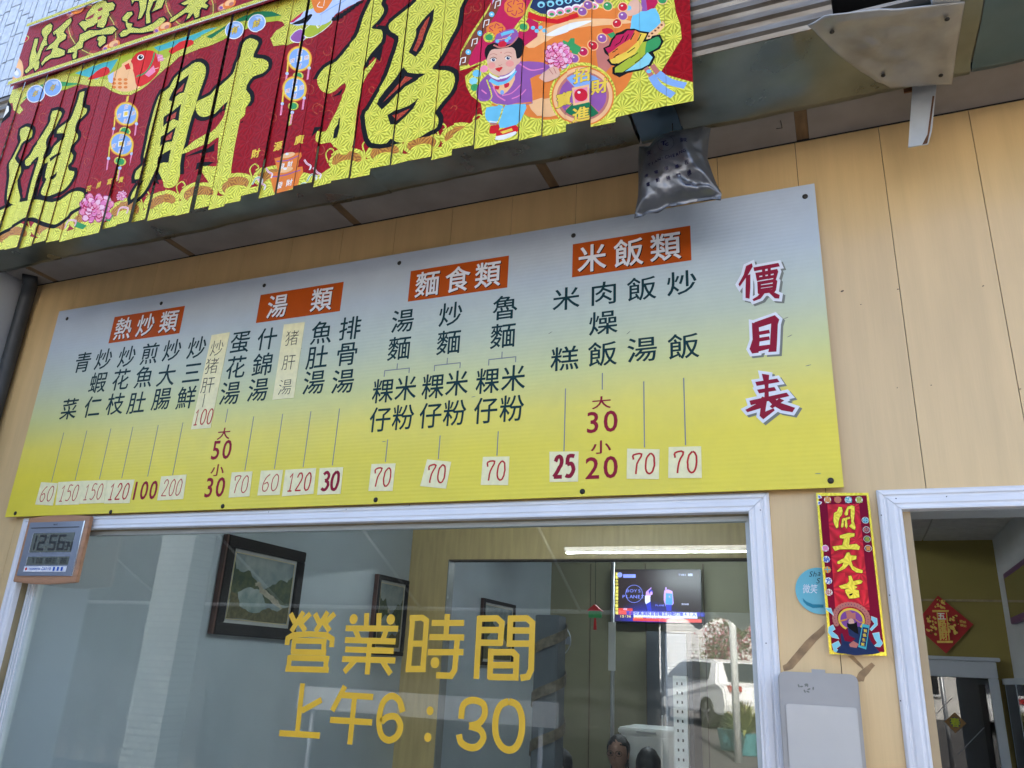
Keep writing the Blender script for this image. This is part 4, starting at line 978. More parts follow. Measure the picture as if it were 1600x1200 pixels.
# lime cloud valance with fish
ap('gold_foil', [(-60,165),(0,148),(100,112),(200,76),(330,33),(434,2),(520,-26),(520,20),(505,38),(480,60),(448,70),(428,72),(423,60),(432,48),(446,40),(442,34),(425,30),(400,34),(370,46),(350,62),(325,72),(300,80),(280,88),(250,115),(225,136),(205,148),(188,147),(175,142),(163,134),(140,134),(120,130),(95,136),(60,142),(45,150),(36,158),(30,164),(36,172),(30,178),(22,172),(20,160),(-60,190)], .001)
ap('ink_mid_green', [(34,156),(60,134),(95,128),(126,131),(100,138),(60,146)]); ap('ink_lime', [(95,136),(126,132),(98,142),(92,142)])
ap('ink_lime', [(105,118),(150,100),(310,50),(352,38),(300,66),(260,90),(170,124)]); ap('ink_teal', [(118,115),(160,98),(185,92),(172,112),(150,124)]); ap('ink_teal', [(240,74),(330,44),(340,42),(300,64),(248,80)])
ap('ink_forest', [(322,58),(350,42),(375,28),(400,18),(425,18),(440,24),(400,30),(375,34),(350,46),(330,60)])
ap('ink_lime', [(330,66),(352,55),(372,40),(400,30),(440,24),(436,32),(400,38),(372,50),(350,62)])
ap('ink_fish', [(138,125),(150,112),(165,104),(171,110),(168,116),(150,122)], .001, sm=2); ap('ink_fish', [(264,80),(280,66),(298,62),(302,68),(290,74),(275,80),(268,84)], .001, sm=2)
ap('ink_orangelight', [(168,120),(180,112),(195,100),(205,92),(228,108),(215,138),(190,142),(176,134)], .002, sm=2)
for i in range(9): aell('ink_orangeart', 178+i%3*9, 124+i//3*6, 3.2, 2.2)
ap('ink_paleblue', [(168,118),(178,112),(176,130),(170,128)])
ap('ink_fish', [(203,98),(212,84),(228,79),(242,82),(250,98),(246,115),(232,128),(215,134),(210,115)], .0015, sm=3)
ap('ink_orangelight', [(190,100),(203,94),(208,108),(200,114),(192,108)], 0, sm=2); ap('ink_fish', [(194,102),(201,98),(204,107),(197,109)])
aell('ink_ivory', 219.5, 89.5, 5.4, 4.4, -.3); aell('ink_black', 219.7, 89.3, 3.6, 3.2, -.3); aell('ink_ivory', 221, 88, 1, 1)
astroke('ink_mid_green', [(241,82),(238,95),(228,112),(213,120)], .008); ap('ink_rose', [(244,84),(254,86),(256,95),(247,96)]); ap('ink_rose', [(226,116),(240,102),(243,112),(232,120)])
for x, y in ((246,90),(250,93),(240,108)): astroke('ink_ivory', [(x,y),(x+8,y-2)], .002)
for x, y, ch in ((56,147,'年'),(83,137,'年'),(366.5,47,'有'),(401,36,'餘')):
    aell('ink_ivory', x, y, 15.2, 13.8, -.6); aell('ink_sky', x, y, 13.8, 12.4, -.6); ap('ink_paleblue', [(x-3,y-10),(x+8,y-10),(x+10,y-2),(x+2,y-5)]); atx('ink_black', ch, x, y, .036, .05); atx('ink_gold', ch, x, y, .036, .015)
# crane, gourd
ap('ink_ivory', [(461,50),(470,46),(476,52),(476,60),(468,66),(458,64),(454,58)], .003, sm=2); ap('ink_violet', [(461,50),(470,46),(476,52),(476,60),(468,66),(458,64),(454,58)], .0, sm=2)
ap('ink_ivory', [(478,44),(486,38),(494,40),(497,45),(505,38),(516,32),(518,36),(505,48),(490,57),(480,58),(474,52)], .003, sm=2); ap('ink_lime', [(478,44),(486,38),(494,40),(497,45),(505,38),(516,32),(518,36),(505,48),(490,57),(480,58),(474,52)], 0, sm=2)
ap('ink_paleblue', [(453,36),(466,25),(480,16),(500,10),(530,-6),(570,-12),(566,0),(545,10),(525,22),(515,34),(500,40),(480,38),(465,40)], .001, sm=2)
for i in range(7): ap('ink_black', [(518+i*5.5,33-i*3.3),(528+i*6.5,33-i*4.6),(531+i*6.5,28-i*4.6),(520+i*5.5,27-i*3.3)])
for i in range(6): astroke('ink_sky', [(500+i*5,24-i*3),(515+i*6,14-i*3.4)], .003)
ap('ink_black', [(455,38),(468,38),(480,34),(488,24),(484,22),(472,30),(462,34)], sm=2); ap('ink_magenta', [(452,35),(466,24),(475,18),(470,26),(458,35)])
ap('ink_orangeart', [(486,-4),(520,-8),(512,12),(500,20),(492,16)], .002, sm=2); astroke('ink_ivory', [(500,3),(496,10),(505,12)], .003); astroke('ink_ivory', [(508,-2),(506,10)], .003)
# coin tassels
def tassel(x, y, s=1.):
    for k, (cx_, cy_) in enumerate(((x, y), (x-7.5, y+47))):
        aell('ink_orangeart', cx_, cy_, 20*s, 20.5*s, -.7, n=28); aell('ink_gold', cx_, cy_, 18.6*s, 19*s, -.7, n=28); aell('ink_sky', cx_, cy_, 16*s, 16.4*s, -.7, n=28)
        for ch, dx, dy in (('招',0.5,-11),('進',11,-2),('財',-.5,11),('寶',-11,3)): atx('ink_ivory', ch, cx_+dx, cy_+dy, .021, .045)
        for ch, dx, dy in (('招',0.5,-11),('進',11,-2),('財',-.5,11),('寶',-11,3)): atx('ink_coin', ch, cx_+dx, cy_+dy, .019, -.005)
        ap('ink_ivory', [(cx_-4,cy_-4),(cx_+4.5,cy_-5),(cx_+4,cy_+4),(cx_-4.5,cy_+5)]); ap('ink_gold', [(cx_-2.5,cy_-2.5),(cx_+3,cy_-3.3),(cx_+2.5,cy_+2.5),(cx_-3,cy_+3.3)])
        for dx, dy in ((-18,10),(17,2)):
            astroke('ink_gold', [(cx_+dx,cy_+dy-6),(cx_+dx-1.5,cy_+dy+14)], .007, sm=0); aell('ink_paleblue', cx_+dx-1.5, cy_+dy+13, 2.6, 2.6); astroke('ink_rose', [(cx_+dx-2,cy_+dy+15),(cx_+dx-4,cy_+dy+31)], .008, sm=0)
        aell('gold_foil', cx_-2, cy_+27, 8.5, 6.5); aell('ink_mid_green', cx_-2, cy_+27, 6, 5)
    astroke('ink_gold', [(x+3,y-28),(x+1.5,y-19)], .012, sm=0)
    aell('ink_paleblue', x-11, y+84, 2.8, 2.8); astroke('gold_foil', [(x-12,y+86),(x-15,y+104)], .013, sm=0); astroke('ink_rose', [(x-11,y+86),(x-14,y+103)], .007, sm=0)
tassel(468, 92); tassel(197, 178, .95)
# small slogans on the hem and treasure pots, peonies
for ch, x, y in (('財',401,241),('源',434,228),('廣',468,219)): atx('ink_gold', ch, x, y, .036, .03)
for ch, x, y in (('花',138,294),('開',154,289),('富',172,284),('貴',188,280)): atx('ink_gold', ch, x, y, .026, .02)
for (pp_, hh) in (([(430,248),(470,240),(466,252),(463,264),(440,268),(434,262)], 0), ([(422,272),(472,262),(467,280),(462,292),(433,302),(427,292)], 0)):
    ap('ink_orangeart', pp_, .003, sm=2); x0, y0 = pp_[0]; x1, y1 = pp_[1]
    astroke('ink_violet', [(x0+2,y0+4),((x0+x1)/2,(y0+y1)/2+7),(x1-2,y1+4)], .004); aell('ink_orangelight', (x0+x1)/2, (y0+y1)/2-1, 12, 4, -.2); aell('ink_ivory', (x0+x1)/2-1, (y0+y1)/2-3, 3, 2)
atx('ink_ivory', '發', 441, 260, .022, .02); atx('ink_ivory', '財', 454, 257, .022, .02); atx('ink_ivory', '發', 437, 290, .026, .02); atx('ink_ivory', '財', 453, 286, .026, .02)
for x, y in ((476,258),(490,270),(415,270),(404,288)):
    astroke('ink_ivory', [(x,y-8),(x+4,y-2),(x+10,y+2),(x+8,y+8)], .006); astroke('ink_rose', [(x,y-8),(x+4,y-2),(x+10,y+2)], .003)
for x, y in ((486,278),(472,292),(402,284)): astroke('ink_ivory', [(x-6,y+6),(x,y-4),(x+7,y-4),(x+6,y+2)], .007); astroke('ink_mid_green', [(x-6,y+6),(x,y-4),(x+7,y-4)], .003)
def peony(x, y, s, m='ink_rose'):
    rp = random.Random(int(x)); sh = ['ink_rose','ink_pink','ink_petal','ink_magenta']
    for k_, (rad, n_, sz) in enumerate(((.78,13,.30),(.55,10,.28),(.34,7,.24),(.14,4,.18))):
        for i in range(n_):
            a = i*2*math.pi/n_+rp.uniform(-.25,.25); r_ = s*rad*rp.uniform(.85,1.1); px_, py_ = x+r_*math.cos(a), y+r_*.85*math.sin(a)
            aell('ink_magenta' if k_ % 2 else 'ink_deeprose', px_, py_, s*sz*1.1, s*sz*.8, a+rp.uniform(-.5,.5), n=9); aell(sh[(i+k_)%3], px_+s*.03, py_-s*.03, s*sz*.95, s*sz*.62, a+rp.uniform(-.5,.5), n=9)
            astroke('ink_petal', [(px_+s*sz*.8*math.cos(a+d), py_+s*sz*.7*math.sin(a+d)) for d in (-.7,0,.7)], .0018)
flat('ink_petal', (.85,.52,.62)); flat('ink_deeprose', (.42,.04,.14))
ap('ink_mid_green', [(118,345),(135,352),(128,358),(116,354)]); ap('ink_mid_green', [(160,332),(176,335),(170,345),(158,342)]); peony(149, 325, 26, 'ink_pink'); peony(190, 306, 9, 'ink_pink')
for x, y in ((112,350),(196,332)): astroke('ink_ivory', [(x-12,y+6),(x-6,y-6),(x+6,y-5),(x+4,y+3)], .007); astroke('ink_rose', [(x-12,y+6),(x-6,y-6),(x+6,y-5),(x+4,y+3)], .0035)
# left edge: half of a lion's head ornament
ap('ink_black', [(-40,165),(0,157),(14,158),(19,168),(16,182),(4,192),(-40,210)], sm=0); ap('ink_ivory', [(-40,170),(2,162),(14,166),(14,174),(4,186),(-40,196)]); ap('ink_fish', [(-40,180),(8,172),(6,180),(-40,192)])
# ---- right hand picture: child with treasure bowl
ap('gold_foil', [(721,82),(735,55),(755,25),(770,0),(790,-40),(1055,-60),(1052,0),(1055,20),(1062,40),(1064,60),(1052,80),(1040,100),(1030,116),(1085,130),(1085,160),(700,240),(690,225),(720,205),(755,180),(752,160),(738,150),(730,135),(728,120),(740,110),(760,95),(730,107),(720,110)], .002)
ap('ink_magenta', [(730,98),(740,60),(760,25),(775,-20),(840,-60),(830,0),(818,25),(800,48),(775,70),(760,92),(735,104)])
ap('ink_paleblue', [(724,85),(742,50),(768,8),(775,-20),(784,-20),(775,12),(750,52),(734,90),(728,104)])
ap('ink_brown', [(716,104),(722,82),(740,52),(765,12),(778,-10),(790,-10),(776,20),(752,58),(738,82),(731,103)], -.0005)
for i in range(7):
    x = 720+i*9; y = 97-i*15; c_ = 'ink_lightblue' if i % 2 else 'ink_ivory'
    if i % 2: aell(c_, x+3, y, 4.2, 4.2); aell('ink_ivory', x+3, y, 1.5, 1.5)
    else:
        astroke('ink_ivory', [(x-1,y+6),(x+1,y-5),(x+8,y-7),(x+7,y+1),(x+3,y+2)], .003, sm=0)
for x, y, s in ((775,48,16),(805,12,18)):
    aell('ink_orangeart', x, y, s, s*.9, .3, n=10)
    for i in range(6): a = i*1.05; astroke('ink_magenta', [(x+s*.3*math.cos(a), y+s*.3*math.sin(a)), (x+s*.75*math.cos(a+.5), y+s*.7*math.sin(a+.5)), (x+s*.6*math.cos(a+1.1), y+s*.6*math.sin(a+1.1))], .003)
ap('ink_orangeart', [(795,80),(815,58),(845,38),(880,22),(920,14),(960,12),(1000,14),(1000,60),(985,120),(960,150),(900,178),(840,185),(815,170),(820,130)], .002, sm=3)
ap('ink_orangelight', [(818,70),(850,45),(900,30),(960,28),(990,35),(940,38),(880,50),(835,75)], 0, sm=3); ap('ink_ivory', [(850,55),(885,38),(925,32),(905,42),(870,55)], 0, sm=3)
ap('ink_orangelight', [(825,160),(870,150),(905,160),(880,176),(840,182)], 0, sm=2); ap('ink_coin', [(930,60),(950,56),(955,100),(935,110)], 0, sm=2)
ap('ink_navy', [(828,12),(840,-20),(960,-40),(930,5),(900,14),(866,25),(845,22)]); ap('ink_babyred', [(826,18),(845,26),(870,30),(902,20),(905,27),(872,37),(842,34),(824,28)]); 
for i in range(7): aell('ink_cyan', 846+i*14, 8-i*2.4, 6, 5); aell('ink_navy', 846+i*14, 9-i*2.4, 3, 2.6)
for i in range(6): aell('ink_ivory', 862+i*13, 20-i*2.5, 8, 6); aell('ink_rose', 862+i*13, 21-i*2.5, 6, 4.4); aell('ink_mid_green', 862+i*13, 22-i*2.5, 3.6, 2.4)
ap('ink_magenta', [(812,45),(826,28),(842,36),(840,58),(820,72),(806,66)]); aell('gold_foil', 818,42,9,8); aell('ink_mid_green', 818,42,6,5)
for i in range(4): aell('ink_lightblue', 833+i*6, 44+(i%2)*5, 3.4, 3); 
# second figure's hand and sleeve, trousers
ap('ink_magenta', [(1006,-30),(1032,-30),(1030,2),(1022,14),(1010,20),(1002,8)]); ap('ink_violet', [(1000,-20),(1007,-20),(1012,20),(1003,18)]); ap('ink_lightblue', [(986,40),(990,20),(1010,18),(1024,14),(1032,36),(1024,44),(1004,56),(986,50)], .001, sm=2)
ap('ink_skin', [(978,14),(985,2),(996,0),(1003,12),(998,20),(985,24),(977,22)], .001, sm=2); aell('ink_lightblue', 982, 12, 4.5, 4)
ap('ink_orangelight', [(1008,56),(1024,45),(1036,33),(1040,40),(1026,56),(1012,62)]); 
for i in range(5): aell('ink_brown', 1014+i*5, 57-i*4.3, 2, 1.5)
# string of beads
for x, y, c in ((1035,0,'ink_mid_green'),(949,8,'ink_mid_green'),(973,10,'ink_bead_red'),(973,24,'ink_violet'),(963.5,35,'ink_bead_red'),(940,58,'ink_violet'),(926,70,'ink_bead_red'),(911.5,81,'ink_magenta'),(897.5,92,'ink_violet'),(884,105.5,'ink_lightblue'),(919,8,'ink_violet'),(910,18,'ink_violet'),(936,-2,'ink_violet')):
    aell('ink_orangelight', x, y, 8.4, 7.8, .3); aell(c, x, y, 6.8, 6.2, .3); aell('ink_ivory', x-1.5, y-2, 1.8, 1.2)
ap('ink_bead_red', [(940,44),(948,42),(956,44),(958,50),(948,52),(941,49)], sm=2); ap('ink_mid_green', [(948,52),(958,48),(962,54),(954,58)])
ap('ink_mid_green', [(875,72),(880,62),(888,66),(892,60),(898,60),(898,68),(908,74),(906,82),(894,80),(880,76)])
ap('ink_mid_green', [(893,78),(905,76),(903,86),(894,84)]); peony(872, 87, 23, 'ink_pink')
# the small hanging charm with rainbow swash
ap('ink_black', [(963,52),(970,50),(978,46),(990,46),(1000,50),(1012,52),(1006,64),(1018,62),(1020,58),(1030,56),(1035,66),(1030,76),(1018,82),(1022,90),(1016,102),(1004,108),(990,110),(980,112),(968,118),(958,112),(958,104),(965,100),(955,98),(950,92),(956,88),(946,80),(944,74),(952,70),(956,60)], .0035)
ap('ink_magenta', [(963,54),(974,52),(980,47),(992,47),(985,60),(968,70),(950,82),(945,74),(953,71),(957,61)]); ap('ink_orangeart', [(992,47),(1000,51),(995,66),(978,80),(952,92),(950,82),(968,70),(985,60)]); ap('ink_gold', [(1000,51),(1011,53),(1004,66),(992,84),(966,98),(955,97),(952,92),(978,80),(995,66)])
ap('ink_lime', [(1004,66),(1018,64),(1012,80),(998,96),(972,112),(960,112),(960,105),(968,100),(992,84)]); ap('ink_mid_green', [(1010,66),(1021,60),(1029,58),(1033,66),(1028,75),(1016,81),(1008,84)], 0, sm=2); ap('ink_cyan', [(1012,82),(1020,90),(1014,101),(1002,107),(988,109),(976,111),(998,96)])
for i, (x, y) in enumerate(((968,58),(976,56),(985,54),(996,56),(960,70),(956,80),(958,88))): astroke('ink_black', [(x,y),(x+9,y-5)] if i > 3 else [(x,y+8),(x+6,y-3)], .003, sm=0)
for x, y in ((985,90),(992,98),(980,82)): astroke('ink_black', [(x,y),(x+12,y-8)], .003, sm=0)
for dx, dy in ((0,0),(10,-4)):
    astroke('ink_coin', [(1009+dx,106+dy),(1018+dx,119+dy)], .013); astroke('ink_sky', [(1018+dx,119+dy),(1030+dx*1.6,136+dy*2),(1052+dx*1.9,150+dy*4)], .019); 
aell('ink_lightblue', 1014, 112, 4, 3)
# the wheel coin
aell('gold_foil', 910, 148, 52, 50, -.3, n=36); aell('ink_orangeart', 910, 149, 49, 46, -.3, n=36); aell('ink_orangelight', 910, 149, 46.5, 43.5, -.3, n=36); aell('ink_coin', 910, 149, 41, 38, -.3, n=36)
for k, c in enumerate(('ink_sky','ink_violet','ink_forest','ink_violet')):
    a0 = -math.pi*3/4+k*math.pi/2; ap(c, [(910,149)]+[(910+37*math.cos(a0+t*math.pi/2/6+.05), 149+35*math.sin(a0+t*math.pi/2/6*.94+.05)) for t in range(7)])
ap('ink_orangelight', [(894,138),(921,132),(921,160),(896,166)]); ap('ink_rose', [(897,141),(918,136),(918,157),(899,162)]); aell('ink_bead_red', 908, 149, 10.5, 10); aell('ink_ivory', 905, 145, 2.5, 2)
for ch, x, y in (('招',909,118),('財',936,133),('進',908,179),('寶',881,155)): atx('ink_black', ch, x, y, .052, .035); atx('ink_gold', ch, x, y, .050, .03)
# the child
for x, y, c in ((745,115,'ink_lightblue'),(740,127,'ink_cyan'),(756,107,'ink_rose'),(742,137,'ink_mid_green')): aell(c, x, y, 6.5, 5.5, -.4)
ap('ink_violet', [(762,116),(775,122),(800,108),(812,97),(840,98),(858,103),(853,115),(828,123),(832,162),(790,164),(772,160),(766,156),(750,157),(745,145),(750,128)], .001, sm=2)
ap('ink_purple', [(750,130),(760,120),(768,140),(762,154),(750,152)], sm=2)
for q in ([(785,150),(800,146),(815,132)], [(770,135),(778,150),(790,158)], [(812,100),(830,110),(850,108)], [(752,140),(760,146)], [(800,155),(812,150),(822,140)]): astroke('ink_pink', q, .004)
astroke('ink_orangeart', [(768,162),(788,168),(808,163),(831,161)], .006); astroke('gold_foil', [(760,124),(768,150),(758,160)], .004)
ap('ink_skin', [(843,122),(852,112),(864,104),(872,108),(874,118),(864,124),(852,128)], .001, sm=2); 
for q in ([(858,108),(864,116)], [(865,106),(869,115)]): astroke('ink_coin', q, .002)
ap('ink_lightblue', [(760,168),(780,165),(787,170),(781,190),(764,190),(758,180)], .001, sm=2); ap('ink_lightblue', [(790,166),(821,163),(818,178),(806,197),(782,200),(778,196),(784,180)], .001, sm=2)
astroke('ink_ivory', [(764,189),(779,191)], .004); astroke('ink_coin', [(765,193),(780,193)], .006); astroke('gold_foil', [(786,170),(782,184),(775,200)], .005)
ap('ink_babyred', [(766,196),(780,195),(779,206),(764,208)], sm=2); ap('ink_babyred', [(776,206),(806,196),(810,206),(790,212),(776,214)], sm=2); ap('ink_ivory', [(774,214),(790,211),(806,206),(806,211),(788,219),(774,219)], sm=2); ap('ink_gold', [(782,207),(800,201),(802,205),(786,210)])
ap('ink_orangelight', [(765,125),(782,132),(805,118),(800,135),(786,149),(776,142)], sm=2); ap('ink_bead_red', [(772,134),(780,134),(780,139),(774,139)], sm=2); ap('ink_bead_red', [(788,132),(796,130),(795,136),(789,138)], sm=2); aell('ink_sky', 785, 145, 3, 3.6)
astroke('ink_lightblue', [(765,124),(780,131),(795,126),(806,111)], .011)
aell('ink_skin', 806, 93, 8, 9); ap('ink_skin', [(760,88),(765,76),(785,70),(804,74),(811,88),(805,106),(790,117),(775,117),(764,108)], .001, sm=3)
ap('ink_ivory', [(764,113),(778,121),(795,117),(805,107),(804,113),(792,122),(776,124),(765,118)], sm=2)
flat('ink_cheek', (.78,.30,.24)); aell('ink_cheek', 768, 102, 6, 5); aell('ink_cheek', 797, 100, 6.5, 5)
ap('ink_black', [(760,92),(757,82),(762,70),(782,64),(804,58),(816,62),(819,74),(815,88),(808,92),(806,80),(800,74),(786,76),(772,76),(765,80)], .0005, sm=2)
for x, y in ((770.5,93),(794,91.5)): aell('ink_ivory', x, y, 4.2, 2.8, -.1); aell('ink_navy', x+.3, y, 2.6, 2.5); aell('ink_ivory', x+1.2, y-.9, .8, .7); astroke('ink_brown', [(x-5.5,y-1),(x,y-4),(x+5.5,y-1.5)], .0022); astroke('ink_coin', [(x-6,y-7),(x,y-9.5),(x+6,y-7.5)], .0018)
astroke('ink_coin', [(779,101),(782,102.5),(785,101)], .0016); ap('ink_babyred', [(773,107),(779,105),(786,106),(780,112)], 0, sm=2); aell('ink_bead_red', 783, 82, 1, 1)
ap('ink_violet', [(773,66),(776,54),(790,48),(804,46),(810,54),(806,64),(790,70)], .001, sm=2); ap('ink_lightblue', [(782,52),(802,47),(804,51),(784,57)]); aell('ink_bead_red', 785, 69, 7, 5); astroke('ink_coin', [(771,70),(785,75),(800,69),(809,58)], .005); astroke('ink_orangelight', [(778,62),(792,60),(800,53)], .003)
for x, y in ((777,64),(792,64),(796,60)): aell('ink_lightblue', x, y, 3, 2.6)
aell('gold_foil', 764, 58, 9, 8); aell('ink_mid_green', 764, 58, 6, 5)
ART_STRIPS = ART; ART = []

# header band art
gfill = [(-60,85),(0,62),(60,41),(120,20),(176,-2),(260,-32),(260,100),(0,144),(-60,166)]
for x, y, r_ in ((148,50,48),(300,10,48)):
    for i in range(20):
        a0 = i*math.pi/10; q = [(x+r_*.62*1.15*math.cos(a)*math.cos(-.7)-r_*.86*math.sin(a)*math.sin(-.7), y+r_*.62*1.15*math.cos(a)*math.sin(-.7)+r_*.86*math.sin(a)*math.cos(-.7)) for a in (a0, a0+.33)]
        astroke('scroll_red' if i % 2 else 'ink_brown', q, .03, sm=0)
        astroke('gold_foil', q, .0035, sm=0)
for g in ([(75,100),(83,62),(78,52),(88,42),(85,60),(80,85),(70,112),(64,108)],
          ):
    pass
WANG = [[(375,410),(405,408),(400,450),(380,520),(400,600),(420,640),(410,700),(380,728),(365,690),(330,720),(290,752),(275,730),(320,680),(325,600),(340,540),(360,470)], [(450,320),(490,280),(530,258),(550,280),(540,330),(500,380),(490,430),(500,470),(470,480),(440,540),(420,610),(390,640),(385,600),(420,520),(440,460),(470,400),(455,370),(445,350)],
        [(560,345),(640,280),(700,225),(735,205),(742,230),(720,270),(680,310),(660,350),(690,375),(680,410),(620,450),(600,500),(640,515),(675,530),(670,570),(620,590),(540,600),(480,640),(450,675),(442,655),(480,600),(540,560),(560,500),(490,520),(520,480),(570,440),(600,400),(590,350),(570,370)]]
XING = [[(880,215),(905,150),(960,80),(1030,30),(1085,35),(1095,60),(1150,50),(1175,75),(1160,120),(1110,140),(1120,170),(1100,200),(1085,260),(1060,300),(1000,290),(1010,240),(960,280),(900,300),(880,330),(820,260),(850,235),(900,240)], [(820,430),(830,370),(880,350),(920,330),(1020,330),(1100,300),(1160,290),(1190,320),(1150,360),(1100,365),(1000,370),(930,400),(860,440),(850,500),(800,520),(790,600),(760,610),(755,570),(780,540),(705,550),(712,520),(780,480)], [(1010,395),(1060,380),(1085,400),(1080,450),(1030,490),(1010,470),(1020,430),(1000,420)]]
YING = [[(1255,200),(1300,150),(1345,145),(1350,170),(1300,220),(1300,255),(1350,265),(1340,300),(1420,315),(1500,290),(1560,260),(1620,210),(1660,200),(1680,225),(1620,290),(1560,330),(1450,350),(1330,350),(1290,380),(1240,392),(1225,365),(1260,330),(1310,320),(1290,280),(1285,240),(1255,225)], [(1340,0),(1400,-30),(1500,-40),(1490,60),(1480,120),(1440,200),(1410,215),(1430,120),(1420,30),(1370,30),(1350,60)], [(1540,-40),(1650,-60),(1680,0),(1640,100),(1550,140),(1580,90),(1600,20),(1560,40),(1520,140),(1530,250),(1490,260),(1490,160),(1510,60)]]
for G_ in (WANG, XING, YING):
    for g in G_: ap('ink_black', g, .0075, r4)
    for g in G_: ap('gold_foil', g, .0008, r4)
for g in ([(870,215),(930,180),(980,150),(960,200),(900,225)], [(1000,120),(1050,90),(1060,120),(1010,145)], [(1000,200),(1050,170),(1040,210),(1000,230)]): ap('red_foil', g, -.0015, r4)
JIA_ = [[(560,60),(640,20),(700,-10),(830,-10),(820,30),(790,60),(825,85),(810,110),(760,95),(740,130),(735,190),(700,205),(680,150),(640,200),(610,220),(640,150),(600,150),(540,190),(480,235),(445,245),(450,215),(520,170),(600,110),(640,60),(590,75)]]
for g in JIA_: ap('ink_black', g, .0075, r5); ap('gold_foil', g, .0008, r5)
for x, y, s in ((122,20,1),(178,76,1),(258,48,1),(358,12,1)):
    aell('ink_coin', x-6*s, y+3, 9, 5.5, -.5); aell('ink_orangelight', x-6, y+2, 7, 4, -.5); aell('ink_orangeart', x+4, y-2, 11, 6.5, -.5); aell('ink_orangelight', x+4, y-4, 8, 4, -.5); aell('ink_coin', x+7, y-2, 4, 2.6, -.5); aell('ink_violet', x-9, y+4, 3, 2.5)
# laughing bearded man with gold hat at the left end
ap('ink_coin', [(-40,80),(0,66),(25,56),(38,54),(38,64),(22,74),(0,84),(-40,95)], .002); 
for i in range(12): aell(('ink_gold','ink_violet','ink_coin')[i%3], -4+i*3.6, 72-i*1.3+(i%2)*2, 2.6, 2)
ap('gold_foil', [(4,80),(18,72),(34,62),(39,66),(38,74),(20,80),(6,86)], .001); aell('ink_bead_red', 44, 64, 3.5, 3); astroke('gold_foil', [(36,70),(44,68),(49,62),(44,58)], .004)
ap('ink_skin', [(8,84),(18,76),(32,70),(36,78),(34,92),(26,101),(16,98),(10,94)], .001, sm=2); ap('ink_black', [(4,86),(14,80),(12,88),(16,96),(24,84),(32,82),(34,88),(27,88),(21,92),(18,100),(10,96)], 0)
ap('ink_ivory', [(21,88),(30,84),(31,88),(27,92),(22,92)]); ap('ink_babyred', [(22,91),(28,90),(27,95),(23,96)], sm=2)
for x, y in ((20,79),(31,74)): astroke('ink_black', [(x-3,y+1),(x,y-1),(x+4,y)], .003)
ap('ink_orangelight', [(-40,90),(8,96),(20,102),(34,95),(40,108),(38,125),(20,132),(-40,150)], .002, sm=2); aell('ink_gold', 16, 116, 9, 12); aell('ink_orangeart', 14, 120, 4, 7); aell('ink_paleblue', 30, 117, 7, 8, -.5); aell('ink_ivory', 30, 117, 3.5, 4.5, -.5); aell('ink_black', 27, 112, 2.5, 4, .5)
ap('ink_paleblue', [(-40,140),(0,130),(8,128),(6,134),(-40,158)])
ART_HEAD = ART; ART = []

nb = thing('new_year_banner', 'red and gold paper strip banner reading 招財進 hung above the menu board', 'banner', (-1.4, NY, 2.97))
lineL, lineR = bpx(0,143.5), bpx(434,2.5)
zl = (lineL[1]+lineR[1])/2; print('header line z', lineL, lineR)
topz = bpx(0,62)[1]; topz2 = bpx(176,0)[1]; print('top', topz, topz2)
XR = (bpx(1085,155)[0]+bpx(1077,0)[0])/2; SWD = .0683
footL, footR = bpx(0,395), bpx(1085,157); print('foot', footL, footR, XR)
def mats_for(me, names):
    for n in names: me.materials.append(MATS[n])
def place_art(bm, art, x0, x1, z0, z1, ybase, names, step=.00003):
    placed = []
    for m, v, f in art:
        if not v: continue
        xs_ = [q[0] for q in v]; zs_ = [q[1] for q in v]; bb_ = (min(xs_), max(xs_), min(zs_), max(zs_))
        if bb_[1] < x0 or bb_[0] > x1 or bb_[2] > z1 or bb_[3] < z0: continue
        lv = 1+max([p_[4] for p_ in placed if p_[0] < bb_[1] and p_[1] > bb_[0] and p_[2] < bb_[3] and p_[3] > bb_[2]], default=0)
        placed.append((*bb_, lv)); y = ybase-lv*step
        if m not in names: names.append(m)
        mi = names.index(m); t = bmesh.new(); vs = [t.verts.new((q_[0], y+(q_[2] if len(q_) > 2 else 0), q_[1])) for q_ in v]
        for q in f:
            try: t.faces.new([vs[i] for i in q])
            except ValueError: pass
        for co, no in (((x0,0,0),(-1,0,0)), ((x1,0,0),(1,0,0)), ((0,0,z0),(0,0,-1)), ((0,0,z1),(0,0,1))):
            if not t.verts: break
            bmesh.ops.bisect_plane(t, geom=list(t.verts)+list(t.edges)+list(t.faces), plane_co=co, plane_no=no, clear_outer=True)
        t.normal_update()
        base = {}
        for fc_ in t.faces:
            q = []
            for v_ in fc_.verts:
                if v_ not in base: base[v_] = bm.verts.new(v_.co)
                q.append(base[v_])
            if fc_.normal.y > 0: q = q[::-1]
            nf = bm.faces.new(q); nf.material_index = mi
        t.free()
N = int((XR-(-3.05))/SWD)+1
rnd = random.Random(11)
gaps = {}
for px_, g in ((230,.010),(318,.011),(430,.010),(500,.003),(542,.003),(629,.003),(721,.003),(755,.002),(822,.002)):
    X = bpx(px_, hemy(px_)-40)[0]; gaps[round((XR-X)/SWD)] = g
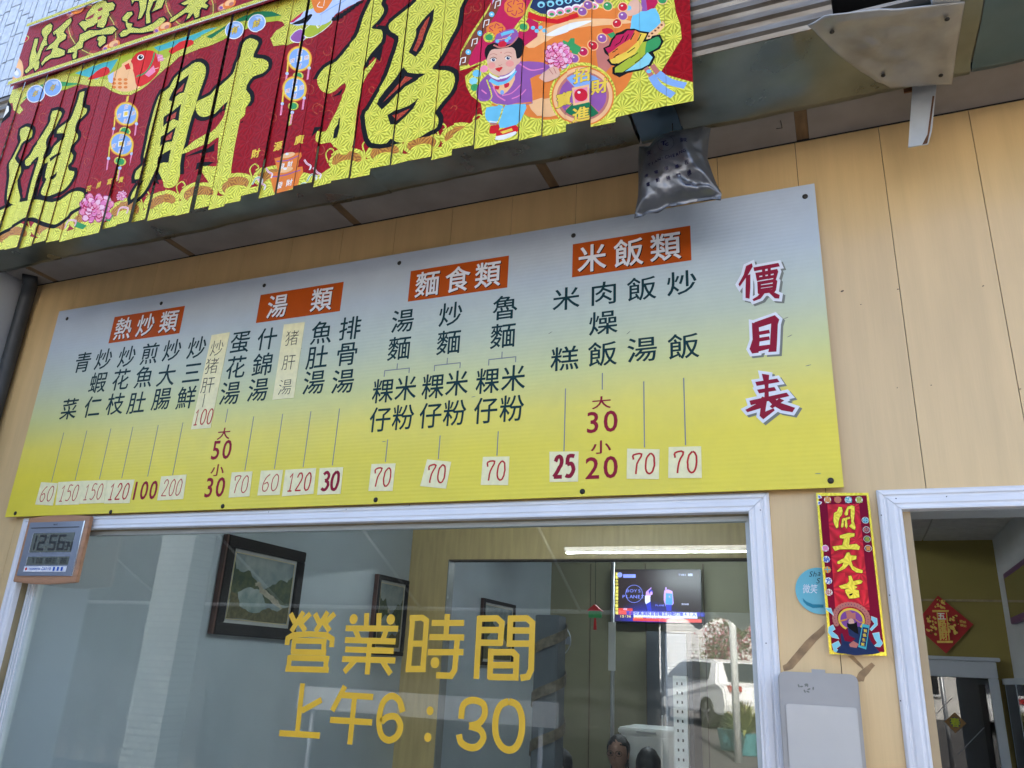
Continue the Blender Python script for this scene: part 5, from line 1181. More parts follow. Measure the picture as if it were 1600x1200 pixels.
for i in range(N):
    x1 = XR-i*SWD-gaps.get(i, .0007)/2; x0 = XR-(i+1)*SWD+gaps.get(i+1, .0007)/2
    t_ = (XR-x1)/(footR[0]-footL[0]); z0 = footR[1]+(footL[1]-footR[1])*t_+rnd.uniform(-.010,.012)
    z1 = zl+.03; yb = NY+rnd.uniform(-.0015,.0015)
    names = ['red_foil']; bm = bmesh.new()
    # slightly bowed paper strip
    nx, nz = 4, 6; g = []
    box_bm(bm, x0, x1, yb, yb+.0008, z0, z1)
    bmesh.ops.recalc_face_normals(bm, faces=bm.faces)
    place_art(bm, ART_STRIPS, x0, x1, z0, z1, yb-.0003, names)
    tw = rnd.uniform(-.05,.05); sw = rnd.uniform(-.006,.008); cx_ = (x0+x1)/2
    for v in bm.verts:      # each strip turns and swings a little
        k_ = (z1-v.co.z)/(z1-z0); v.co.y += (v.co.x-cx_)*tw - sw*k_
    me = bpy.data.meshes.new('strip'); bm.to_mesh(me); bm.free()
    for n_ in names: me.materials.append(MATS[n_])
    new_obj('strip', me, None, nb)
names = ['red_foil']; bm = bmesh.new(); HYB = NY-.012
ht = (topz+topz2)/2
box_bm(bm, -3.05, XR, HYB, HYB+.001, zl-.004, ht); bmesh.ops.recalc_face_normals(bm, faces=bm.faces)
place_art(bm, ART_HEAD, -3.05, XR, zl, ht-.002, HYB-.0003, names)
me = bpy.data.meshes.new('header_band'); bm.to_mesh(me); bm.free()
for n_ in names: me.materials.append(MATS[n_])
new_obj('header_band', me, None, nb)
box('border', -3.05, XR, HYB-.012, HYB-.0105, ht-.010, ht+.004, 'gold_foil', nb); box('border', -3.05, XR, HYB-.012, HYB-.0105, zl-.004, zl+.012, 'gold_foil', nb)
tube('white_cord', [(-3.05,HYB-.013,zl-.008),(XR,HYB-.013,zl-.010)], .0018, 'ink_white', nb, 6)

# ------------------------------------------------------------------ rooms behind
GX = -3.0
struct(box('room_wall', GX-.1, GX, .10, 6.3, 0, 2.75, 'grey_paint'))
struct(box('room_ceiling', GX-.1, .95, .10, 6.3, 2.72, 2.80, 'room_tile'))
struct(box('back_wall', GX, .05, 6.2, 6.3, 0, 2.72, 'olive_wall'))
for X in (-2.55,-1.95,-1.35,-.75,-.15): 
    o = box('wall_groove', X, X+.006, 6.190, 6.1995, .12, 2.7, 'groove_dark'); struct(o)
struct(box('dividing_wall', -.02, .08, 3.15, 6.3, 0, 2.78, 'olive_wall'))
mat('metal_dull', (.22,.23,.22), .5)
pt_ = thing('partition', 'yellow plywood partition framing an inner opening', 'partition', (-2.8, 3.06, .12))
PL = -2.680
box('post', GX+.001, PL, 3.06, 3.14, .12, 2.715, 'partition_ply', pt_); box('post', -.25, .079, 3.06, 3.149, .12, 2.324, 'partition_ply', pt_); box('lintel', PL+.001, .079, 3.06, 3.14, 2.325, 2.715, 'partition_ply', pt_)
box('edge_strip', PL+.0005, PL+.008, 3.055, 3.15, .12, 2.324, 'metal_dull', pt_); box('edge_strip', PL+.009, -.251, 3.05, 3.15, 2.316, 2.324, 'groove_dark', pt_)
# painting on the grey wall
mat('frame_dark', (.008,.007,.006), .5, var=.3, spec=.2); mat('frame_brown', (.09,.035,.025), .4, var=.3); mat('mount_grey', (.42,.42,.40), .7); mat('gilt', (.6,.5,.3), .3, metal=.7)
mat('paint_sky', (.14,.19,.21), .6, var=0, scale=9, col2=(.30,.33,.31)); mat('paint_green', (.02,.045,.025), .6, var=0, scale=26, col2=(.07,.09,.03), bump=.3); mat('paint_water', (.12,.19,.19), .5, var=0, scale=14, col2=(.30,.34,.32)); mat('paint_olive', (.06,.06,.02), .6, var=0, scale=40, col2=(.13,.11,.04), bump=.3); mat('paint_path', (.25,.22,.16), .6, var=0, scale=40, col2=(.40,.36,.28))
def picture(y0, y1, z0, z1, name, label, simple=False, fw=.060):
    """framed picture on the grey side wall (faces +X)"""
    t = thing(name, label, 'picture', (GX, (y0+y1)/2, z0), 'framed pictures on the grey wall')
    for a in ((y0,y1,z1-fw,z1),(y0,y1,z0,z0+fw),(y0,y0+fw,z0+fw+.0005,z1-fw-.0005),(y1-fw,y1,z0+fw+.0005,z1-fw-.0005)):
        box('frame', GX+.001, GX+.035, a[0], a[1], a[2], a[3], 'frame_dark', t, bevel=.004)
    box('frame_edge', GX+.001, GX+.03, y0-.012, y0-.001, z0, z1, 'frame_brown', t)
    a, b, c, d = y0+fw+.0005, y1-fw-.0005, z0+fw+.0005, z1-fw-.0005
    box('mount', GX+.001, GX+.018, a, b, c, d, 'mount_grey', t)
    m_ = .022; a, b, c, d = a+m_, b-m_, c+m_, d-m_
    for q in ((a-.004,b+.004,d,d+.004),(a-.004,b+.004,c-.004,c),(a-.004,a,c,d),(b,b+.004,c,d)): box('gilt_line', GX+.018, GX+.021, *q, 'gilt', t)
    box('canvas', GX+.0181, GX+.0195, a, b, c, d, 'paint_sky', t)
    def P(u, v): return (a+(b-a)*u, c+(d-c)*v)
    k = 0
    for m, q in (('paint_sky',[(0,.55),(.3,.7),(.55,.55),(.8,.72),(1,.6),(1,.4),(0,.4)]), ('paint_green',[(0,.78),(.12,.72),(.25,.76),(.38,.62),(.5,.5),(.62,.56),(.78,.7),(.9,.68),(1,.80),(1,.30),(0,.30)]),
                 ('paint_green',[(0,.88),(.05,.74),(.1,.6),(.1,.4),(0,.4)]), ('paint_water',[(.12,.42),(.3,.52),(.45,.48),(.52,.40),(.6,.28),(.55,.12),(.3,.10),(.15,.22)]), ('paint_path',[(.42,.56),(.55,.50),(.75,.40),(.92,.22),(.95,.12),(.82,.26),(.6,.38),(.45,.46)]),
                 ('paint_olive',[(0,.42),(.12,.36),(.18,.2),(.35,.12),(.5,.14),(.62,.22),(.8,.2),(1,.3),(1,0),(0,0)]), ('paint_path',[(.36,.60),(.44,.62),(.48,.57),(.38,.55)])):
        k += 1; n = len(q); X = GX+.0196+k*.0002; r_ = random.Random(k); qq = []
        for i in range(n):
            p0, p1 = q[i], q[(i+1)%n]
            for s in range(4): u = p0[0]+(p1[0]-p0[0])*s/4; v = p0[1]+(p1[1]-p0[1])*s/4; qq.append((min(1,max(0,u+r_.uniform(-.012,.012))), min(1,max(0,v+r_.uniform(-.015,.015)))))
        v, f = fill([[P(*e) for e in qq]]); o = new_obj('painted_landscape', mesh('p', [(X, y_, z_) for y_, z_ in v], f), m, t)
    return t
picture(1.09, 1.755, 1.69, 2.19, 'framed_painting', 'dark framed landscape painting with a pond seen through the window left')
picture(2.60, 3.02, 1.64, 2.165, 'framed_print', 'narrow dark framed picture half hidden by the yellow post', fw=.03)
picture(4.38, 5.12, 1.61, 2.17, 'framed_photo', 'black framed picture farthest along the grey wall behind the yellow letters', fw=.03)
# television
mat('tv_black', (.012,.012,.013), .3, var=0)
def em(name, c, s): mat(name, c, .4, var=0, emit=c, estr=s)
TVS = .30
def screen_mat():
    m = bpy.data.materials.new('tv_screen'); m.use_nodes = True; t = m.node_tree; b = t.nodes['Principled BSDF']; MATS['tv_screen'] = m
    tc = nd(t, 'ShaderNodeTexCoord'); mp = nd(t, 'ShaderNodeMapping'); t.links.new(tc.outputs['Object'], mp.inputs[0]); mp.inputs['Location'].default_value = (.17, 0, .02)
    g = nd(t, 'ShaderNodeTexGradient', gradient_type='SPHERICAL'); mp.inputs['Scale'].default_value = (2.6, 2.6, 4.6)
    t.links.new(mp.outputs[0], g.inputs[0]); r = nd(t, 'ShaderNodeValToRGB'); e = r.color_ramp.elements
    e[0].color = (.030,.020,.024,1); e[1].color = (.02,.05,.95,1); q = e.new(.35); q.color = (.03,.03,.25,1)
    t.links.new(g.outputs[0], r.inputs[0]); b.inputs['Base Color'].default_value = (.01,.01,.01,1); t.links.new(r.outputs[0], b.inputs['Emission Color']); b.inputs['Emission Strength'].default_value = TVS; b.inputs['Roughness'].default_value = .3
screen_mat()
TVY = 6.05
def TP(x, y): return wp(940+x/9.41, 870+y/9.41, TVY)
tx0, tx1 = TP(150,500)[0], TP(1455,500)[0]; tz0, tz1 = TP(800,960)[1], TP(800,205)[1]
tv = thing('television', 'wall mounted television showing a blue stage show and news ticker', 'television', ((tx0+tx1)/2, TVY, tz0))
prism('casing', [(tx0-.012,tz0-.012),(tx1+.012,tz0-.012),(tx1+.012,tz1+.012),(tx0-.012,tz1+.012)], TVY-.02, TVY+.03, 'tv_black', tv, bevel=.003)
box('wall_bracket', (tx0+tx1)/2-.12, (tx0+tx1)/2+.12, TVY+.03, 6.2, (tz0+tz1)/2-.1, (tz0+tz1)/2+.1, 'tv_black', tv)
box('screen', tx0, tx1, TVY-.022, TVY-.0205, tz0, tz1, 'tv_screen', tv)
tv.children[-1].data.transform(Matrix.Translation((0,0,-(tz1-tz0)*.40))); tv.children[-1].location.z = (tz1-tz0)*.40
for n_, c in (('tv_yellow',(.75,.65,.12)),('tv_white',(.55,.58,.85)),('tv_red',(.55,.05,.04)),('tv_violet',(.45,.25,.75)),('tv_blue2',(.05,.22,.85)),('tv_navy',(.02,.03,.35)),('tv_pale',(.20,.25,.85))): em(n_, c, TVS)
pr = Print(TVY-.0225, .0002)
for i in range(32):
    a0, a1 = i*math.pi/16, (i+1)*math.pi/16; pr.stroke([TP(487+123*math.cos(a0),548+128*math.sin(a0)), TP(487+123*math.cos(a1),548+128*math.sin(a1))], .004, 'tv_pale')
pr.text('BOYS', *TP(480,505), .042, 'tv_pale', 0, 1.3, pitch=.75); pr.text('PLANET', *TP(475,590), .046, 'tv_pale', 0, 1.2, pitch=.72); pr.text('PLANET', *TP(880,718), .022, 'tv_pale', .01, 1.2, pitch=.72)
pr.text('直擊台中捷運隨機攻擊現場', *TP(235,540), .034, 'tv_yellow', .02, vertical=True, pitch=1.05)
pr.poly([TP(*q) for q in ((660,575),(665,520),(740,455),(745,465),(700,510),(735,560),(730,600))], 'tv_violet'); pr.poly([TP(*q) for q in ((650,575),(725,575),(728,660),(668,710),(650,670))], 'tv_white'); pr.poly([TP(*q) for q in ((665,700),(730,660),(745,800),(690,800))], 'tv_navy'); pr.ell(*TP(735,520), .022, .024, 'tv_navy', 14); pr.ell(*TP(742,540), .014, .018, 'tv_violet', 12)
pr.poly([TP(*q) for q in ((925,560),(935,500),(990,485),(1050,510),(1058,560),(1070,690),(1050,712),(945,705),(925,640))], 'tv_violet'); pr.poly([TP(*q) for q in ((955,540),(1050,545),(1055,690),(1040,712),(950,700))], 'tv_blue2'); pr.text('K', *TP(1015,592), .034, 'tv_violet', .01); pr.poly([TP(*q) for q in ((955,705),(1040,712),(1035,800),(965,800))], 'tv_navy'); pr.poly([TP(*q) for q in ((945,490),(950,455),(965,450),(970,488))], 'tv_violet')
pr.ell(*TP(282,272), .026, .026, 'tv_pale', 18); pr.rect(TP(330,0)[0], TP(0,312)[1], TP(510,0)[0], TP(0,262)[1], 'tv_pale'); pr.text('TVBS 新聞', *TP(1240,272), .028, 'tv_white', .02, 1., pitch=.72)
pr.rect(TP(262,0)[0], TP(0,845)[1], TP(465,0)[0], TP(0,755)[1], 'tv_red'); pr.text('熱播', *TP(360,772), .02, 'tv_white', .01)
pr.rect(TP(470,0)[0], TP(500,948)[1], TP(1450,0)[0], TP(0,890)[1], 'tv_red'); pr.rect(TP(480,0)[0], TP(0,880)[1], TP(1390,0)[0], TP(0,800)[1], 'tv_white')
pr.text('賈麥從高演試習首輪主持戰打圈41人晉級', *TP(940,842), .044, 'tv_navy', .03, .95, pitch=1.)
pr.text('12:36', *TP(365,880), .030, 'tv_yellow', .03, 1.3, pitch=.62); pr.text('新聞直播', *TP(555,892), .024, 'tv_yellow', .01); pr.text('新聞看板人物內容', *TP(820,895), .026, 'tv_white', 0)
pr.text('資訊來源', *TP(1240,703), .018, 'tv_white', .01); 
pr.build('broadcast', tv)
# other things in the back room
mat('door_dark', (.035,.042,.05), .5); mat('metal_grey', (.45,.47,.50), .35, metal=.5, var=.05); mat('white_plastic', (.72,.74,.74), .35, var=.03)
cb = thing('tall_cabinet', 'dark tall cabinet with blue-grey side standing by the olive back wall', 'cabinet', (-1.75, 6.0, .12))
cx0, cx1 = wp(1010,1050,5.75)[0], wp(1040,1050,5.75)[0]
box('body', cx0, cx1+.25, 5.76, 6.18, .12, 2.0, 'door_dark', cb, bevel=.004); box('door', cx0+.01, cx1-.01, 5.74, 5.759, .16, 1.97, 'door_dark', cb, bevel=.003); box('side_trim', cx1, cx1+.2, 5.745, 5.759, .14, 1.98, 'clock_face', cb); box('handle', cx1-.04, cx1-.03, 5.72, 5.739, 1.1, 1.25, 'metal_grey', cb)
pole = thing('support_pole', 'slim grey pole with its lit stretch made white, standing in the back room left of the cabinet', 'pole', (-1.7, 4.6, .12))
pX = wp(957,1060,4.6)[0]; tube('shaft', [(pX,4.6,.14),(pX,4.6,2.719)], .016, 'metal_grey', pole, 12); box('foot_plate', pX-.05, pX+.05, 4.55, 4.65, .121, .139, 'metal_grey', pole); box('lit_stretch', pX-.03, pX+.03, 4.575, 4.583, wp(957,1048,4.58)[1], wp(957,972,4.58)[1], 'white_plastic', pole)  # the white plate stands in for the brightly lit stretch of the shaft
sp_ = thing('slotted_shelf_post', 'upright white slotted steel shelf post behind the window glass', 'shelf post', (-.85, 2.2, .12))
a_, b_ = wp(1052,1100,2.2)[0], wp(1074,1100,2.2)[0]
box('upright', a_, b_, 2.2, 2.204, .12, wp(1060,1056,2.2)[1], 'white_plastic', sp_); box('upright_flange', b_-.004, b_, 2.2045, 2.24, .12, wp(1060,1056,2.2)[1], 'metal_grey', sp_)
for i in range(26): 
    zz = wp(1060,1066,2.2)[1]-i*.045
    box('slot', a_+.018, a_+.026, 2.198, 2.1995, zz-.014, zz, 'gap_black', sp_, M=None); box('slot', b_-.030, b_-.022, 2.198, 2.1995, zz-.014, zz, 'gap_black', sp_)
fr = thing('white_reflection_block', 'white freezer behind the seated customers in the back room', 'block', (-1.5, 4.9, .12))  # white box added indoors in place of a pale reflection on the glass
fa, fb = wp(968,1140,4.7)[0], wp(1055,1140,4.7)[0]; ft = wp(1010,1134,5.1)[1]
box('body', fa, fb, 4.7, 5.25, .16, ft-.05, 'white_plastic', fr, bevel=.012); box('lid', fa-.01, fb+.01, 4.68, 5.26, ft-.049, ft, 'white_plastic', fr, bevel=.01); box('handle', (fa+fb)/2-.08, (fa+fb)/2+.08, 4.665, 4.679, ft-.035, ft-.02, 'metal_grey', fr)
orn = thing('hanging_ornament', 'small red and green hanging ornament with tassel near the television', 'ornament', (-1.6,4,2.0))
ox, oz = wp(930,955,4)
prism('green_block', [(ox-.05,oz-.05),(ox+.05,oz-.05),(ox+.05,oz),(ox-.05,oz)], 3.98, 4.02, 'ink_mid_green', orn, bevel=.004); prism('red_roof', [(ox-.06,oz+.001),(ox+.06,oz+.001),(ox,oz+.05)], 3.97, 4.03, 'ink_red', orn); tube('tassel', [(ox,4,oz-.051),(ox,4,oz-.14)], .008, 'ink_red', orn, 8, r2=.014); tube('cord', [(ox,4,oz+.045),(ox,4,2.719)], .002, 'gap_black', orn, 6)
fan = thing('wall_fan', 'grey wall fan between the yellow letters and the television', 'fan', (-2.1, 4.2, 2.0))
fxx, fzz = wp(868,1000,4.2)
def ring(bm, c, r, rr, n=24, ax=1):
    tube_bm(bm, [(c[0]+r*math.cos(t*2*math.pi/n), c[1], c[2]+r*math.sin(t*2*math.pi/n)) for t in range(n+1)], rr, 6)
bm = bmesh.new(); ring(bm, (fxx,4.2,fzz), .13, .005); ring(bm, (fxx,4.2,fzz), .09, .003); ring(bm, (fxx,4.2,fzz), .045, .003); bm_obj('guard', bm, 'metal_grey', fan, smooth=True)
for t in range(3):
    a = t*2.094; box('blade', .02, .12, 4.215, 4.218, fzz*0-.03, .03, 'clock_face', fan, M=Matrix.Translation((fxx,0,fzz)) @ Matrix.Rotation(a, 4, 'Y'))
tube('motor', [(fxx,4.225,fzz),(fxx,4.32,fzz)], .04, 'metal_grey', fan, 14); tube('neck', [(fxx,4.3,fzz-.03),(fxx,4.3,fzz-.25),(fxx,4.3,.14)], .014, 'metal_grey', fan, 8); 

# wrapped post
mat('post_grey', (.10,.12,.14), .5); mat('vine_tan', (.14,.12,.085), .6, var=.3, scale=30)
wrp = thing('wrapped_post', 'grey post wound with a tan ribbon in the back room behind the zero', 'post', (-2.2, 3.6, .12))
pa, pb = wp(834,1100,3.6)[0], wp(880,1100,3.6)[0]; pc = (pa+pb)/2; prr = (pb-pa)/2
box('shaft', pc-prr*.8, pc+prr*.8, 3.6-prr*.8, 3.6+prr*.8, .12, 1.98, 'post_grey', wrp, bevel=.006)
bm = bmesh.new()
for k_ in range(110):
    a0 = k_*.30; z0 = .2+k_*.0155
    for d_ in (0,):
        a1 = a0+.30; v_ = []
        for aa, zz in ((a0,z0),(a1,z0+.0155),(a1,z0+.09),(a0,z0+.075)): v_.append(bm.verts.new((pc+prr*1.12*math.cos(aa), 3.6+prr*1.12*math.sin(aa), zz)))
        bm.faces.new(v_)
bmesh.ops.remove_doubles(bm, verts=bm.verts, dist=.0005); bmesh.ops.solidify(bm, geom=list(bm.faces), thickness=.003)
bm_obj('ribbon', bm, 'vine_tan', wrp)
# seated customers seen over the sill
mat('skin', (.30,.165,.115), .55, var=.06); mat('hair', (.008,.007,.008), .4, var=.2, bump=.4, bscale=90, stretch=(4,4,1)); mat('cloth_navy', (.02,.025,.05), .85, var=.2); mat('cloth_black', (.012,.012,.015), .85, var=.2); mat('cloth_grey', (.20,.19,.19), .85, var=.15)
def skin_body(segs, radii, edges_, name, m, parent):
    me = bpy.data.meshes.new(name); me.from_pydata(segs, edges_, []); o = bpy.data.objects.new(name, me); COL.objects.link(o)
    md = o.modifiers.new('s', 'SKIN')
    for i, r_ in enumerate(radii): me.skin_vertices[0].data[i].radius = (r_, r_)
    me.skin_vertices[0].data[0].use_root = True
    o.modifiers.new('u', 'SUBSURF').levels = 2
    dg = bpy.context.evaluated_depsgraph_get(); me2 = bpy.data.meshes.new_from_object(o.evaluated_get(dg)); bpy.data.objects.remove(o)
    me2.materials.clear()
    return new_obj(name, me2, m, parent, smooth=True)
def person(x, y, topz, rot, label, cloth, hair_long=False, glasses=False):
    t = thing('person', label, 'person', (x, y, .12), 'seated customers'); s = 1.0
    hz = topz-.12; M = Matrix.Translation((x, y, 0)) @ Matrix.Rotation(rot, 4, 'Z')
    nz = hz-.13; sh = nz-.09; pel = max(.52, sh-.46)
    V = [(0,0,pel),(0,0,pel+.16),(0,-.01,sh-.12),(0,0,sh-.02),(0,0,nz), (.17,0,sh),(.22,-.06,sh-.24),(.13,-.28,sh-.34),(-.17,0,sh),(-.22,-.06,sh-.24),(-.13,-.28,sh-.34), (.10,-.05,pel),(.12,-.42,pel+.02),(.12,-.44,.20),(-.10,-.05,pel),(-.12,-.42,pel+.02),(-.12,-.44,.20)]
    Rr = [.135,.12,.135,.09,.052, .065,.045,.032,.065,.045,.032, .09,.065,.045,.09,.065,.045]
    Ed = [(0,1),(1,2),(2,3),(3,4),(3,5),(5,6),(6,7),(3,8),(8,9),(9,10),(0,11),(11,12),(12,13),(0,14),(14,15),(15,16)]
    skin_body([tuple(M @ Vector(v)) for v in V], Rr, Ed, 'body', cloth, t)
    bm = bmesh.new(); bmesh.ops.create_uvsphere(bm, u_segments=24, v_segments=16, radius=1, matrix=M @ Matrix.Translation((0,-.01,hz)) @ Matrix.Diagonal((.077,.095,.115,1)))
    bmesh.ops.create_uvsphere(bm, u_segments=10, v_segments=8, radius=1, matrix=M @ Matrix.Translation((0,-.108,hz-.012)) @ Matrix.Diagonal((.013,.014,.024,1)))
    bmesh.ops.create_uvsphere(bm, u_segments=10, v_segments=6, radius=1, matrix=M @ Matrix.Translation((0,-.098,hz-.055)) @ Matrix.Diagonal((.024,.010,.006,1)))
    for s_ in (-1,1): bmesh.ops.create_uvsphere(bm, u_segments=8, v_segments=8, radius=1, matrix=M @ Matrix.Translation((s_*.078,0,hz-.01)) @ Matrix.Diagonal((.01,.02,.03,1)))
    bmesh.ops.create_cone(bm, cap_ends=True, segments=14, radius1=.055, radius2=.05, depth=.14, matrix=M @ Matrix.Translation((0,.01,nz-.01)))
    bm_obj('head', bm, 'skin', t, smooth=True)
    bm = bmesh.new(); bmesh.ops.create_uvsphere(bm, u_segments=26, v_segments=18, radius=1, matrix=M @ Matrix.Translation((0,.012,hz+.022)) @ Matrix.Diagonal((.088,.103,.112,1)))
    Mi = M.inverted(); dl = []
    for v in bm.verts:
        l = Mi @ v.co
        if l.y < -.03 and l.z < hz+.055: v.co = M @ Vector((l.x*.80, max(l.y*.55, -.05), l.z))
    for v in bm.verts:
        l = Mi @ v.co; q = Vector((l.x*55, l.y*55, l.z*9)); v.co += (v.co-(M @ Vector((0,.012,hz)))).normalized()*mn.noise(q)*.010
    if hair_long: bmesh.ops.create_uvsphere(bm, u_segments=16, v_segments=12, radius=1, matrix=M @ Matrix.Translation((0,.05,hz-.08)) @ Matrix.Diagonal((.075,.05,.15,1)))
    bm_obj('hair', bm, 'hair', t, smooth=True)
    for s_ in (-1,1):
        bm = bmesh.new(); bmesh.ops.create_uvsphere(bm, u_segments=10, v_segments=8, radius=.011, matrix=M @ Matrix.Translation((s_*.031,-.092,hz+.005))); bm_obj('eye', bm, 'ink_black', t, smooth=True)
    if glasses:
        bm = bmesh.new()
        for s_ in (-1,1): tube_bm(bm, [M @ Vector((s_*.033+.026*math.cos(a*.6), -.112, hz+.004+.019*math.sin(a*.6))) for a in range(12)], .002, 6)
        tube_bm(bm, [M @ Vector((-.008,-.114,hz+.006)), M @ Vector((.008,-.114,hz+.006))], .002, 6)
        bm_obj('glasses', bm, 'ink_black', t)
    for s_ in (-1, 1):
        hb = [M @ Vector((s_*.13,-.28,sh-.34)), M @ Vector((s_*.12,-.33,sh-.35)), M @ Vector((s_*.115,-.365,sh-.355))]
        bm = bmesh.new(); tube_bm(bm, hb, .033, 10, .036)
        for k_ in range(4): tube_bm(bm, [M @ Vector((s_*.115+(k_-1.5)*.018,-.36,sh-.352)), M @ Vector((s_*.115+(k_-1.5)*.020,-.40,sh-.357)), M @ Vector((s_*.115+(k_-1.5)*.020,-.425+abs(k_-1.4)*.006,sh-.375))], .0085, 7, .007)
        tube_bm(bm, [M @ Vector((s_*.09,-.315,sh-.35)), M @ Vector((s_*.065,-.345,sh-.355)), M @ Vector((s_*.06,-.372,sh-.362))], .010, 7, .008)
        bm_obj('hand', bm, 'skin', t, smooth=True)
    st_ = thing('stool', 'round stool under the person '+label.split(' ',1)[1][:60], 'stool', (x, y, .12), 'stools under the seated customers')
    bm = bmesh.new(); bmesh.ops.create_cone(bm, cap_ends=True, segments=24, radius1=.16, radius2=.15, depth=.03, matrix=Matrix.Translation((x, y, pel-.13))); bm_obj('seat', bm, 'ink_red', st_)
    for a in range(4): tube('leg', [(x+.11*math.cos(a*1.571+.78), y+.11*math.sin(a*1.571+.78), pel-.146), (x+.15*math.cos(a*1.571+.78), y+.15*math.sin(a*1.571+.78), .122)], .011, 'metal_grey', st_, 8)
p1 = on(1,4.1,878,1172); p2 = on(1,4.3,966,1150); p3 = on(1,4.1,1022,1166)
person(p1[0], 4.1, p1[2], R(180), 'black haired seated customer in black seen from behind, leftmost inside', 'cloth_black')
person(p2[0], 4.3, p2[2], R(0), 'seated customer with glasses and dark hair facing the window', 'cloth_grey', True, True)
person(p3[0], 3.9, p3[2]-.005, R(200), 'seated customer in navy seen from behind beside the shelf post', 'cloth_navy')

# lit ceiling tubes in the front room and back room
mat('tube_lit', (1,1,1), .4, var=0, emit=(.85,.93,1.), estr=26)
def batten_light(x, y, z, L, label, along='x', m='tube_lit', hw=.03, tr=.014):
    t = thing('tube_light', label, 'lamp', (x, y, z), 'tube lights')
    d = (L/2, hw) if along == 'x' else (hw, L/2)
    box('housing', x-d[0], x+d[0], y-d[1], y+d[1], z, z+.035, 'white_plastic', t, bevel=.004)
    a, b = ((x-L/2+.02, y, z-.018), (x+L/2-.02, y, z-.018)) if along == 'x' else ((x, y-L/2+.02, z-.018), (x, y+L/2-.02, z-.018))
    tube('tube', [a, b], tr, m, t, 12)
batten_light(-1.5, 1.4, 2.683, 1.2, 'lit tube light on the front room ceiling')
batten_light(-1.4, 4.9, 2.683, 1.2, 'lit tube light on the back room ceiling')

# right hand room seen through the doorway
RX = .80
struct(box('room_wall', RX, RX+.1, .10, 3.1, 0, 2.75, 'white_wall'))
mat('room_tile_dark', (.55,.54,.51), .9, var=.08, scale=18)
CZ2 = 2.42
rc = thing('tile_ceiling', 'dim grey tiled ceiling inside the doorway', 'ceiling', (.4, 1.5, CZ2), kind='structure')
for i in range(2):
    for j in range(6): box('ceiling_tile', .085+i*.36, .085+i*.36+.352, .12+j*.5, .12+j*.5+.492, CZ2, CZ2+.015, 'room_tile_dark', rc)
box('grid', .081, RX, .11, 3.06, CZ2+.006, CZ2+.03, 'room_tile', rc)
struct(box('ceiling_step', .072, .0805, .11, 3.059, CZ2+.001, 2.719, 'white_wall'))
struct(box('inner_wall', .081, RX, 3.06, 3.16, 0, 2.8, 'mustard_wall'))
tmz = wp(1480,938,3.06)[1]; struct(box('wall_rail', .081, RX-.001, 3.052, 3.0595, tmz-.006, tmz+.006, 'jamb_ply'))
mat('door_frame_grey', (.45,.50,.55), .5, var=.05)
idr = thing('inner_door', 'grey framed glass door with a small diamond sticker at the back of the side room', 'door', (.5, 3.05, .12))
da, db = .1, wp(1573,1100,3.0)[0]; dtz = wp(1500,1026,3.0)[1]
box('door_case', da, db, 2.99, 3.055, dtz-.02, dtz, 'door_frame_grey', idr, bevel=.003); box('door_rail', da, db-.02, 3.0, 3.05, wp(1500,1058,3.0)[1], dtz-.021, 'door_frame_grey', idr, bevel=.003)
sx = wp(1551,1100,3.0)[0]; box('door_stile', sx, db-.02, 3.0, 3.05, .12, wp(1500,1058,3.0)[1]-.001, 'door_frame_grey', idr, bevel=.003); box('door_stile', da, wp(1436,1100,3.0)[0], 3.0, 3.05, .12, wp(1500,1058,3.0)[1]-.001, 'door_frame_grey', idr, bevel=.003)
box('door_glass', wp(1436,1100,3.0)[0]+.001, sx-.001, 3.02, 3.025, .12, wp(1500,1058,3.0)[1]-.002, 'door_glass', idr)
box('dark_panel', da, db-.03, 3.045, 3.055, .12, dtz-.1, 'gap_black', idr)
def diamond(name, label, pts4, Y, par=None):
    return prism(name, [wp(*p_, Y) for p_ in pts4], Y, Y+.0015, 'paper_red', par)
mat('paper_red', (.42,.008,.010), .5, var=.06)
dm = thing('red_diamond_paper', 'red diamond new year paper with gold lettering 五路進財 over the inner door', 'paper decoration', (.45, 3.04, 1.85))
def D(x, y): return wp(1420+x/4.139, 910+y/4.139, 3.045)
prism('paper', [D(188,85),D(418,272),D(242,460),D(35,272)], 3.046, 3.0495, 'paper_red', dm)
pr = Print(3.0455, .00015)
mat('ink_goldm', (.70,.48,.10), .4, metal=.4, var=.1, scale=60)
rr = random.Random(3)
for cx_, cy_, n_, sx_, sy_ in ((205,140,16,34,26),(148,275,30,32,62),(285,275,30,32,62)):
    for i in range(n_):
        u, v = cx_+rr.uniform(-1,1)*sx_, cy_+rr.uniform(-1,1)*sy_; pr.ell(*D(u,v), .010*rr.uniform(.5,1), .008*rr.uniform(.5,1), 'ink_goldm' if rr.random() > .3 else 'ink_brown', 7, rot=rr.random()*3)
pr.poly([D(178,195),D(245,195),D(265,375),D(200,375)], 'ink_goldm'); pr.poly([D(186,195),D(238,195),D(256,375),D(208,375)], 'ink_bead_red'); pr.poly([D(150,180),D(258,180),D(255,193),D(152,193)], 'ink_goldm'); pr.poly([D(180,378),D(285,378),D(283,392),D(184,392)], 'ink_goldm')
for i, ch in enumerate('五路進財'): pr.text(ch, *D(210+i*5, 220+i*43), .042, 'ink_goldm' if i else 'ink_pale', .04)
for (x, y, s) in ((68,268,'喜事'),(90,265,'迎福'),(338,265,'招福'),(360,270,'納財')): pr.text(s, *D(x,y), .016, 'ink_goldm', .02, vertical=True, pitch=1.3)
pr.build('print', dm)
def D2(x, y): return wp(1420+x/4.139, 910+y/4.139, 3.018)
mat('paper_dim', (.20,.10,.02), .5, var=.3, scale=60)
